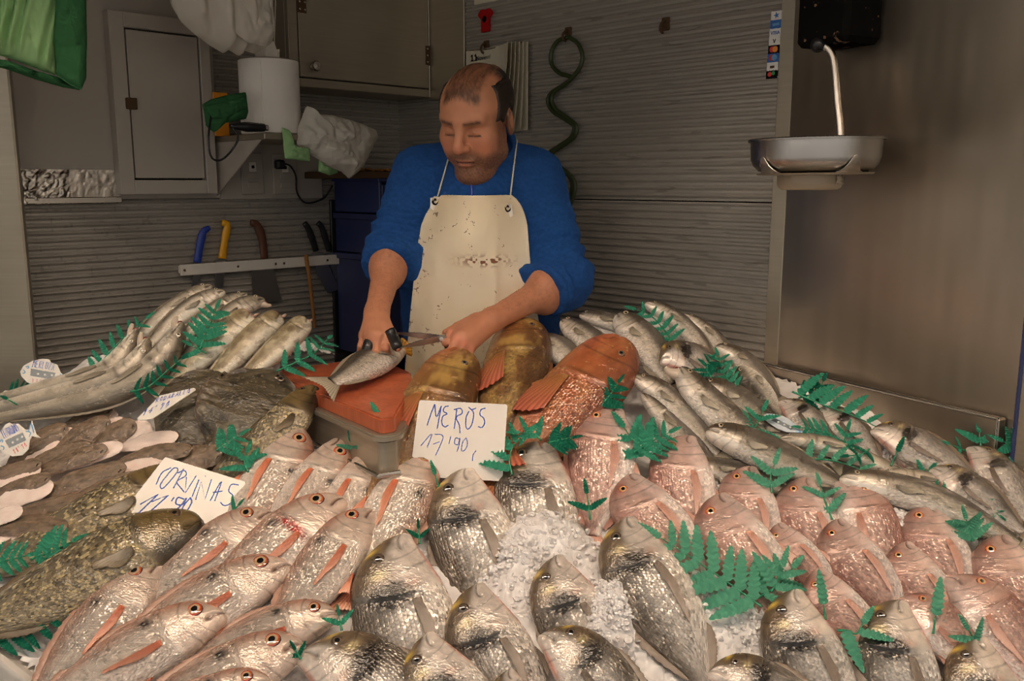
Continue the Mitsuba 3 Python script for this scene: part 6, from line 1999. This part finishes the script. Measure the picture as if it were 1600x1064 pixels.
def stroke(t, M, to2, pts, r=.0011, m='ink_blue', name='letter', smoothit=True):
    q = np.array([to2(*p) for p in pts])
    q3 = np.column_stack([q, np.full(len(q), .0004)])
    s = spline(q3, max(8, 6 * len(pts))) if smoothit and len(pts) > 2 else q3
    g = tube(s, r, 6)
    g.vertices[:, 2] = .0003 + (g.vertices[:, 2] - .0004) * .35
    g.apply_transform(M)
    return g


def letters(t, M, to2, groups, r, m, off=(0, 0), sc=1.0, sharp=()):
    for i, strokes in enumerate(groups):
        obj('letter', cat(*[stroke(t, M, to2, [(off[0] + x / sc, off[1] + y / sc) for x, y in s], r, m, smoothit=i not in sharp) for s in strokes]), m, t, smooth=True)


b0 = on_bed(712, 748, .05)
t, M, to2 = card('price_sign', 'white price card hand lettered MEROS 17\'90 standing before the groupers', 'sign', [(655, 625), (793, 632), (785, 752), (640, 744)], b0, [0.02, -.95, .31])
letters(t, M, to2, [
    [[(112, 182), (136, 110), (161, 46)], [(161, 46), (172, 128), (203, 58)], [(203, 58), (190, 130), (176, 206)]],
    [[(250, 58), (224, 66), (216, 92), (240, 108), (212, 126), (206, 168), (224, 192), (247, 182)]],
    [[(303, 72), (285, 205)], [(284, 82), (326, 74), (336, 104), (298, 132), (318, 180), (322, 232)]],
    [[(380, 92), (362, 130), (360, 188), (374, 206), (398, 176), (410, 110), (396, 84), (376, 66)], [(396, 84), (425, 72)]],
    [[(486, 72), (458, 82), (450, 114), (474, 138), (480, 168), (462, 196), (438, 190)]]], .0012, 'ink_blue', (640, 620), 4.094)
letters(t, M, to2, [
    [[(72, 312), (142, 236), (112, 326)]], [[(160, 238), (214, 256), (166, 376)], [(152, 302), (192, 288)]], [[(264, 252), (252, 300)]],
    [[(318, 270), (294, 264), (288, 298), (310, 304), (322, 262), (316, 310), (302, 352)]], [[(362, 262), (340, 290), (332, 342), (352, 342), (370, 302), (362, 262)]], [[(426, 344), (406, 372), (402, 410)]]], .0009, 'ink_blue', (640, 620), 4.094)

b0 = on_bed(290, 770, .055)
t, M, to2 = card('price_sign', 'white price card hand lettered CORVINAS 11\'90 stuck behind the big brown meagre', 'sign', [(258, 714), (384, 753), (350, 822), (193, 798)], b0, [0.05, -.72, .70])
letters(t, M, to2, [
    [[(1068, 684), (1012, 716), (976, 788)]],
    [[(1056, 716), (1004, 786), (1014, 814), (1062, 768), (1112, 700), (1090, 684), (1056, 716)]],
    [[(1148, 690), (1084, 812)], [(1110, 716), (1154, 702), (1162, 732), (1106, 770), (1128, 806), (1152, 836)]],
    [[(1166, 742), (1158, 842), (1226, 734)]],
    [[(1244, 758), (1200, 866)], [(1286, 734), (1284, 740)]],
    [[(1222, 884), (1258, 772), (1282, 880), (1322, 756)]],
    [[(1314, 890), (1386, 764), (1342, 892)], [(1330, 838), (1390, 830)]],
    [[(1492, 792), (1448, 788), (1430, 828), (1456, 860), (1440, 906), (1402, 920), (1378, 900)]]], .0012, 'ink_blue', (0, 560), 4, sharp=(3, 5))
letters(t, M, to2, [
    [[(876, 912), (988, 850), (830, 1002)]], [[(946, 896), (1052, 856), (886, 1004)]], [[(1088, 868), (1072, 892)]],
    [[(1152, 880), (1112, 870), (1100, 908), (1140, 914), (1166, 872), (1130, 920), (1096, 952)]], [[(1190, 870), (1150, 918), (1136, 960), (1166, 954), (1198, 900), (1190, 870)]]], .0015, 'ink_blue', (0, 560), 4, sharp=(0, 1))

FONT = {'M': [[(0, 0), (.1, 1), (.4, .3), (.7, 1), (.8, 0)]], 'E': [[(.6, 1), (0, 1), (0, 0), (.6, 0)], [(0, .5), (.45, .5)]], 'R': [[(0, 0), (0, 1), (.5, .95), (.5, .55), (0, .5), (.6, 0)]],
        'L': [[(0, 1), (0, 0), (.55, 0)]], 'U': [[(0, 1), (0, .2), (.3, 0), (.6, .2), (.6, 1)]], 'Z': [[(0, 1), (.6, 1), (0, 0), (.6, 0)]], 'A': [[(0, 0), (.35, 1), (.7, 0)], [(.15, .4), (.55, .4)]],
        'O': [[(.3, 1), (0, .6), (.1, .1), (.45, .05), (.6, .5), (.3, 1)]], 'D': [[(0, 0), (0, 1), (.45, .8), (.55, .4), (.35, .05), (0, 0)]], 'B': [[(0, 0), (0, 1), (.5, .8), (0, .52), (.55, .3), (0, 0)]],
        'N': [[(0, 0), (.05, 1), (.55, 0), (.6, 1)]], 'G': [[(.6, .85), (.25, 1), (0, .5), (.25, 0), (.6, .2), (.6, .5), (.35, .5)]], 'S': [[(.55, .9), (.2, 1), (.05, .75), (.5, .4), (.4, .05), (0, .1)]],
        '1': [[(.05, .7), (.3, 1), (.25, 0)]], '4': [[(.4, 0), (.45, 1), (0, .35), (.65, .35)]], '9': [[(.5, .8), (.2, 1), (.05, .7), (.4, .6), (.5, .9), (.3, 0)]], '0': [[(.3, 1), (.05, .5), (.25, 0), (.5, .4), (.3, 1)]],
        '8': [[(.3, .5), (.1, .8), (.3, 1), (.5, .8), (.05, .2), (.3, 0), (.5, .25), (.3, .5)]], "'": [[(.1, 1.05), (.0, .75)]]}


def write(t, M, to2, s, p0, p1, up, r, m):
    """block capitals along the pixel line p0 -> p1, letter height given by the pixel vector up"""
    p0, p1, up = np.array(p0, float), np.array(p1, float), np.array(up, float)
    adv = (p1 - p0) / len(s)
    for i, ch in enumerate(s):
        o = p0 + adv * i
        obj('letter', cat(*[stroke(t, M, to2, [o + adv * .95 * x + up * y for x, y in st], r, m, smoothit=False) for st in FONT[ch]]), m, t, smooth=True)


b0 = on_bed(235, 655, .11)
t, M, to2 = card('price_sign', 'tilted white price card hand lettered RODABALLO between the hakes and the turbots', 'sign', [(250, 618), (315, 603), (237, 655), (211, 657)], b0, [0.25, -.60, .76])
write(t, M, to2, 'RODABALLO', (243, 629), (298, 613), (3, -7), .0007, 'ink_blue')
write(t, M, to2, "14'90", (222, 650), (266, 634), (5, -10), .0008, 'ink_blue')

def fish_card(label, cx, cy, w, h, ang, lift, n, words, price, pale=False):
    ca, sa = math.cos(ang), math.sin(ang)
    loc = lambda x, y: (cx + ca * x * w - sa * y * h, cy + sa * x * w + ca * y * h)
    out = [(-.50, .02), (-.44, -.20), (-.30, -.38), (-.10, -.50), (.02, -.49), (.06, -.40), (.18, -.34), (.26, -.08), (.34, -.02), (.50, -.22), (.42, .18), (.46, .34), (.30, .16), (.22, .22), (.08, .42), (-.12, .48), (-.34, .36), (-.46, .18)]
    b0 = on_bed(*loc(0, .4), lift)
    t, M, to2 = card('fish_shaped_sign', label, 'sign', [loc(x, y) for x, y in out[::1]], b0, n, 'clear_card' if pale else 'white_plastic')
    strip = [loc(-.30, -.12), loc(.16, -.06), loc(.14, .18), (loc(-.30, .12))]
    obj('strip', plate([to2(*p) for p in strip], .0008, M), 'sign_grey', t)
    for k in range(3):
        c = to2(*loc(-.16 + .13 * k, .04))
        obj('dot', lathe([(0, .0014), (.0022, .0013), (.0024, .0008)], 10, M @ trimesh.transformations.translation_matrix([c[0], c[1], 0])), 'white_print', t)
    for pts in ([(-.44, -.06), (-.40, .02), (-.45, .08)], [(.30, .0), (.44, -.14), (.38, .12)], [(.24, -.04), (.32, .06), (.24, .14)], [(-.40, -.16), (-.36, -.2), (-.34, -.14), (-.38, -.12)]):
        obj('print', stroke(t, M, to2, [loc(*p) for p in pts], .0011), 'sign_blue', t, smooth=True)
    if words:
        write(t, M, to2, words, loc(-.28, -.18), loc(.14, -.14), np.array(loc(0.02, -.24)) - np.array(loc(0, 0)), .0007, 'ink_blue')
        write(t, M, to2, price, loc(-.26, .34), loc(.12, .34), np.array(loc(0, -.13)) - np.array(loc(0, 0)), .0006, 'ink_red')


fish_card('fish shaped white card lettered MERLUZA at the left edge of the hakes', 73, 584, 84, 46, .10, .06, [.15, -.85, .5], 'MERLUZA', "11'90")
fish_card('fish shaped card lettered LENGUADOS standing among the soles', 28, 684, 66, 56, -.55, .06, [.2, -.8, .55], 'LENGUADOS', "18'90")
fish_card('small clear fish shaped card lying by the sea bass', 1228, 664, 78, 22, .42, .07, [-.1, -.6, .8], '', '', True)


# ------------------------------------------------------------------ plastic fern sprigs
def leaflet(o, d, n, l, w, ser=7, droop=.12, fold=.18):
    s = np.linspace(0, 1, 4 * ser + 1)
    saw = 1 - (s * ser - np.floor(s * ser - 1e-9)) * .42
    half = w * .5 * 1.25 * np.clip(s + .06, 0, 1) ** .30 * np.clip(1.02 - s, 0, 1) ** .75 * saw + .0003
    x = nrm(np.cross(n, d))
    c = np.array([-1, -.5, 0, .5, 1.0])
    back = np.abs(c)[None] * half[:, None] * .45                              # lobes sweep towards the tip
    P = o + d * (s * l)[:, None, None] + x * (half[:, None] * c[None])[..., None] + d * back[..., None] + n * (np.abs(c)[None] * half[:, None] * fold - droop * l * (s ** 2)[:, None] + .0012 * np.sin(s * ser * 2 * np.pi)[:, None])[..., None]
    return trimesh.Trimesh(P.reshape(-1, 3), grid_faces(len(s), 5), process=False)


def fern(label, pts, n, lpx, m='fern_leaf', l0=.06, l1=.06, sides=(1, -1), ang=58, tilt=1.1, tip=True, wr=.50, grp='plastic fern sprigs between the fish'):
    """sprig along pixel points (base to tip); n leaflets on each side, lpx their length in pixels"""
    n, lpx = int(round(n * 1.2)), lpx * 1.3
    r = np.random.default_rng(int(abs(pts[0][0] * 7 + pts[0][1])))
    k = len(pts)
    Q = [on_bed(*p, l0 + (l1 - l0) * i / max(k - 1, 1)) for i, p in enumerate(pts)]
    S = spline(Q, 40)
    t = thing('fern_sprig', label, 'plastic fern')
    obj('stem', tube(S, np.linspace(.0022, .0010, 40), 6), 'fern_stem', t, smooth=True)
    tg = nrm(np.gradient(S, axis=0))
    for i in range(n):
        u = (i + .6) / (n + .4)
        j = int(u * 39)
        N = lat_dir(S[j], tilt)
        N = nrm(N - tg[j] * np.dot(N, tg[j]))
        for sd in sides:
            a = math.radians(ang + r.uniform(-9, 9))
            x = np.cross(N, tg[j]) * sd
            d = nrm(tg[j] * math.cos(a) + x * math.sin(a) + N * r.uniform(-.05, .22))
            l = lpx * np.dot(S[j] - CAM, CF) / FPX * (1 - .45 * u ** 2) * r.uniform(.85, 1.1)
            nn = nrm(N - d * np.dot(N, d) + x * r.uniform(-.25, .25))
            nn = nrm(nn - d * np.dot(nn, d))
            obj('leaflet', leaflet(S[j], d, nn, l, l * wr), m, t, smooth=True)
    if tip:
        N = lat_dir(S[-1], tilt)
        d = tg[-1]
        N = nrm(N - d * np.dot(N, d))
        l = lpx * np.dot(S[-1] - CAM, CF) / FPX * .62
        obj('leaflet', leaflet(S[-1], d, N, l, l * wr), m, t, smooth=True)
    return t


F = fern
D_, P_2 = 'fern_leaf_dark', 'fern_leaf_pale'
F('large pale teal fern sprig lying across the pink breams and the long gilthead', [(1190, 948), (1130, 905), (1075, 868), (1032, 840)], 6, 58, P_2, .06, .075)
F('fern sprig tip right of the large pale one, behind the dark gilthead', [(1176, 938), (1215, 915), (1238, 888)], 2, 46, P_2, .05, .06)
F('two upright fern leaves above the first dark gilthead', [(1205, 925), (1216, 905), (1222, 886)], 2, 44, P_2, .055, .085)
F('fern sprig with three leaves on the red headed pink bream', [(1308, 985), (1322, 985), (1338, 990), (1348, 975)], 2, 52, P_2, .06, .075, sides=(-1,))
F('single fern leaf standing on the red headed bream', [(1290, 968), (1287, 945)], 0, 66, P_2, .06, .08)
F('single fern leaf right of the bright cheeked gilthead', [(1458, 990), (1462, 962)], 0, 76, P_2, .06, .08)
F('pair of small fern leaves above the corner gilthead', [(1530, 1012), (1514, 985)], 1, 34, P_2, .06, .08)
F('long fern frond standing along the foot of the steel ledge', [(1238, 612), (1285, 632), (1330, 648), (1372, 668)], 6, 40, 'fern_leaf', .09, .08, sides=(1,), ang=64)
F('fern bunch at the left end of the steel ledge', [(1248, 622), (1278, 612), (1286, 596)], 3, 26, D_, .08, .10)
F('pair of fern leaves beside the far right bream', [(1533, 700), (1530, 676)], 1, 34, 'fern_leaf', .07, .09)
F('fern sprig at the right edge over the round bream', [(1610, 708), (1585, 698), (1568, 690)], 3, 30, 'fern_leaf', .09, .10)
F('fern leaf curling beside the pale ledge bream', [(1512, 706), (1484, 694)], 1, 20, 'fern_leaf', .06, .08)
F('fern leaves beside the small clear card', [(1298, 678), (1275, 672), (1252, 668)], 3, 20, 'fern_leaf', .07, .08)
F('fern leaves in the gap before the second ledge bream', [(1318, 702), (1320, 685), (1324, 672)], 2, 26, 'fern_leaf', .06, .08)
F('fern sprig left of the ice lump below the ledge', [(1358, 702), (1345, 710), (1326, 712)], 2, 22, D_, .06, .08)
F('single fern leaf on the ice lump', [(1392, 728), (1402, 706)], 0, 36, D_, .06, .08)
F('fern leaf tucked under the downward tail', [(1438, 748), (1452, 734)], 1, 26, 'fern_leaf', .06, .07)
F('row of fern leaves lying over the slim brown fish', [(1250, 720), (1290, 718), (1330, 728), (1360, 742)], 4, 30, P_2, .06, .06, sides=(1,), ang=50)
F('two fern leaves rising behind the gray pink breams', [(1206, 770), (1204, 745), (1210, 726)], 2, 38, P_2, .06, .09)
F('fern leaf falling along the white bellied bream', [(1300, 812), (1290, 785), (1282, 758)], 2, 32, P_2, .05, .07)
F('fern bunch at the right edge behind the brown pink bream', [(1520, 846), (1514, 826), (1510, 812)], 3, 30, P_2, .06, .09)
F('row of small fern leaves on the mullet', [(1455, 768), (1490, 766), (1515, 774)], 3, 16, 'fern_leaf', .07, .07, sides=(1,))
F('row of tiny fern leaves along the right edge of the mullet', [(1522, 784), (1545, 794), (1562, 806)], 3, 14, 'fern_leaf', .07, .07)
F('fern frond hanging at the top of the right heap', [(1052, 536), (1035, 512), (1015, 492), (994, 484)], 5, 26, 'fern_leaf', .08, .09)
F('fern leaves over the dark grey bream', [(1112, 590), (1104, 576), (1112, 562)], 3, 22, D_, .09, .10)
F('fern frond between the dark bream and the silver bass', [(1150, 610), (1130, 582), (1122, 556)], 5, 24, 'fern_leaf', .07, .09)
F('two fern leaves pointing up beside the small clear card', [(1166, 682), (1182, 664), (1192, 642)], 2, 34, 'fern_leaf', .07, .09)
F('fern sprig under the belly of the red grouper', [(938, 636), (952, 618), (966, 598)], 4, 24, D_, .09, .12)
F('big fern sprig right of the tall pink bream', [(1018, 718), (1000, 698), (985, 682), (975, 668)], 2, 46, 'fern_leaf', .07, .09)
F('fern frond leaning over the orange eyed pink bream', [(990, 706), (1018, 690), (1045, 676)], 4, 32, 'fern_leaf', .08, .09)
F('dark fern sprig between the red grouper and the gilthead', [(856, 692), (872, 688), (892, 684)], 4, 24, D_, .10, .11)
F('fern sprig left of the upper right gilthead, below the MEROS card', [(800, 742), (796, 718), (802, 697), (818, 682)], 3, 44, 'fern_leaf', .07, .11, sides=(1,))
F('fern leaf pair in front of the groupers', [(845, 688), (835, 678), (812, 676)], 2, 28, 'fern_leaf', .11, .12)
F('thin fern leaf hanging beside the tall pink bream', [(922, 812), (920, 792), (917, 772)], 1, 32, D_, .06, .09)
F('single fern leaf at the corner of the cutting board', [(602, 668), (592, 650)], 0, 40, 'fern_leaf', .16, .17)
F('fern leaf pair under the cutting board', [(552, 706), (548, 690)], 1, 22, P_2, .06, .08)
F('fern leaf under the olive grouper tail', [(575, 702), (568, 690)], 1, 20, P_2, .07, .09)
F('fern leaves beside the leftmost silvery pink bream', [(388, 738), (382, 722), (386, 708)], 2, 30, 'fern_leaf', .06, .08)
F('fern sprig between the two turbots', [(338, 704), (352, 694), (374, 680)], 3, 26, 'fern_leaf', .09, .10)
F('fern sprig at the left beside the brown meagres', [(48, 874), (78, 862), (112, 846)], 3, 34, 'fern_leaf', .08, .09)
F('fern leaves lying at the far left below the soles', [(-20, 882), (10, 876), (42, 868)], 3, 28, 'fern_leaf', .07, .08)
F('flat dark fern frond on the tray edge in the lower left corner', [(-10, 1004), (30, 990), (70, 974), (96, 962)], 4, 36, D_, .03, .05)
F('fern frond standing along the back of the bent hakes', [(145, 588), (170, 552), (200, 522), (228, 498)], 6, 24, 'fern_leaf', .07, .08)
F('fern frond pointing up between the hakes and the gutted ones', [(312, 545), (326, 512), (338, 482)], 5, 28, 'fern_leaf', .11, .12)
F('fern leaf beside the pointed snout hake', [(322, 552), (300, 540)], 1, 24, 'fern_leaf', .10, .11)
F('long dark fern frond running down between the hakes', [(204, 612), (232, 604), (258, 582), (284, 560)], 5, 20, D_, .10, .11)
F('fern sprig behind the gutted hakes at the cutting board', [(432, 580), (462, 566), (490, 552), (512, 530)], 4, 28, 'fern_leaf', .08, .09)
F('small fern leaves at the left edge under the MERLUZA card', [(12, 616), (28, 608), (46, 604)], 3, 14, D_, .05, .06)
F('single fern leaf on the hake tails at the left edge', [(26, 632), (12, 624)], 0, 26, D_, .08, .08)
F('fern leaf stub by the lower corner of the CORVINAS card', [(362, 802), (372, 790)], 1, 18, 'fern_leaf', .06, .07)
F('fern scrap between the largest gilthead and the big eyed bream', [(470, 1030), (462, 1016)], 1, 22, D_, .07, .08)
F('fern scrap left of the largest gilthead', [(534, 985), (530, 962)], 1, 24, 'fern_leaf', .07, .08)
F('fern scrap behind the largest gilthead', [(656, 850), (654, 826)], 1, 20, D_, .05, .07)
F('fern leaf tip between the reddish bream and the gilthead', [(686, 762), (680, 742)], 0, 30, 'fern_leaf', .06, .08)
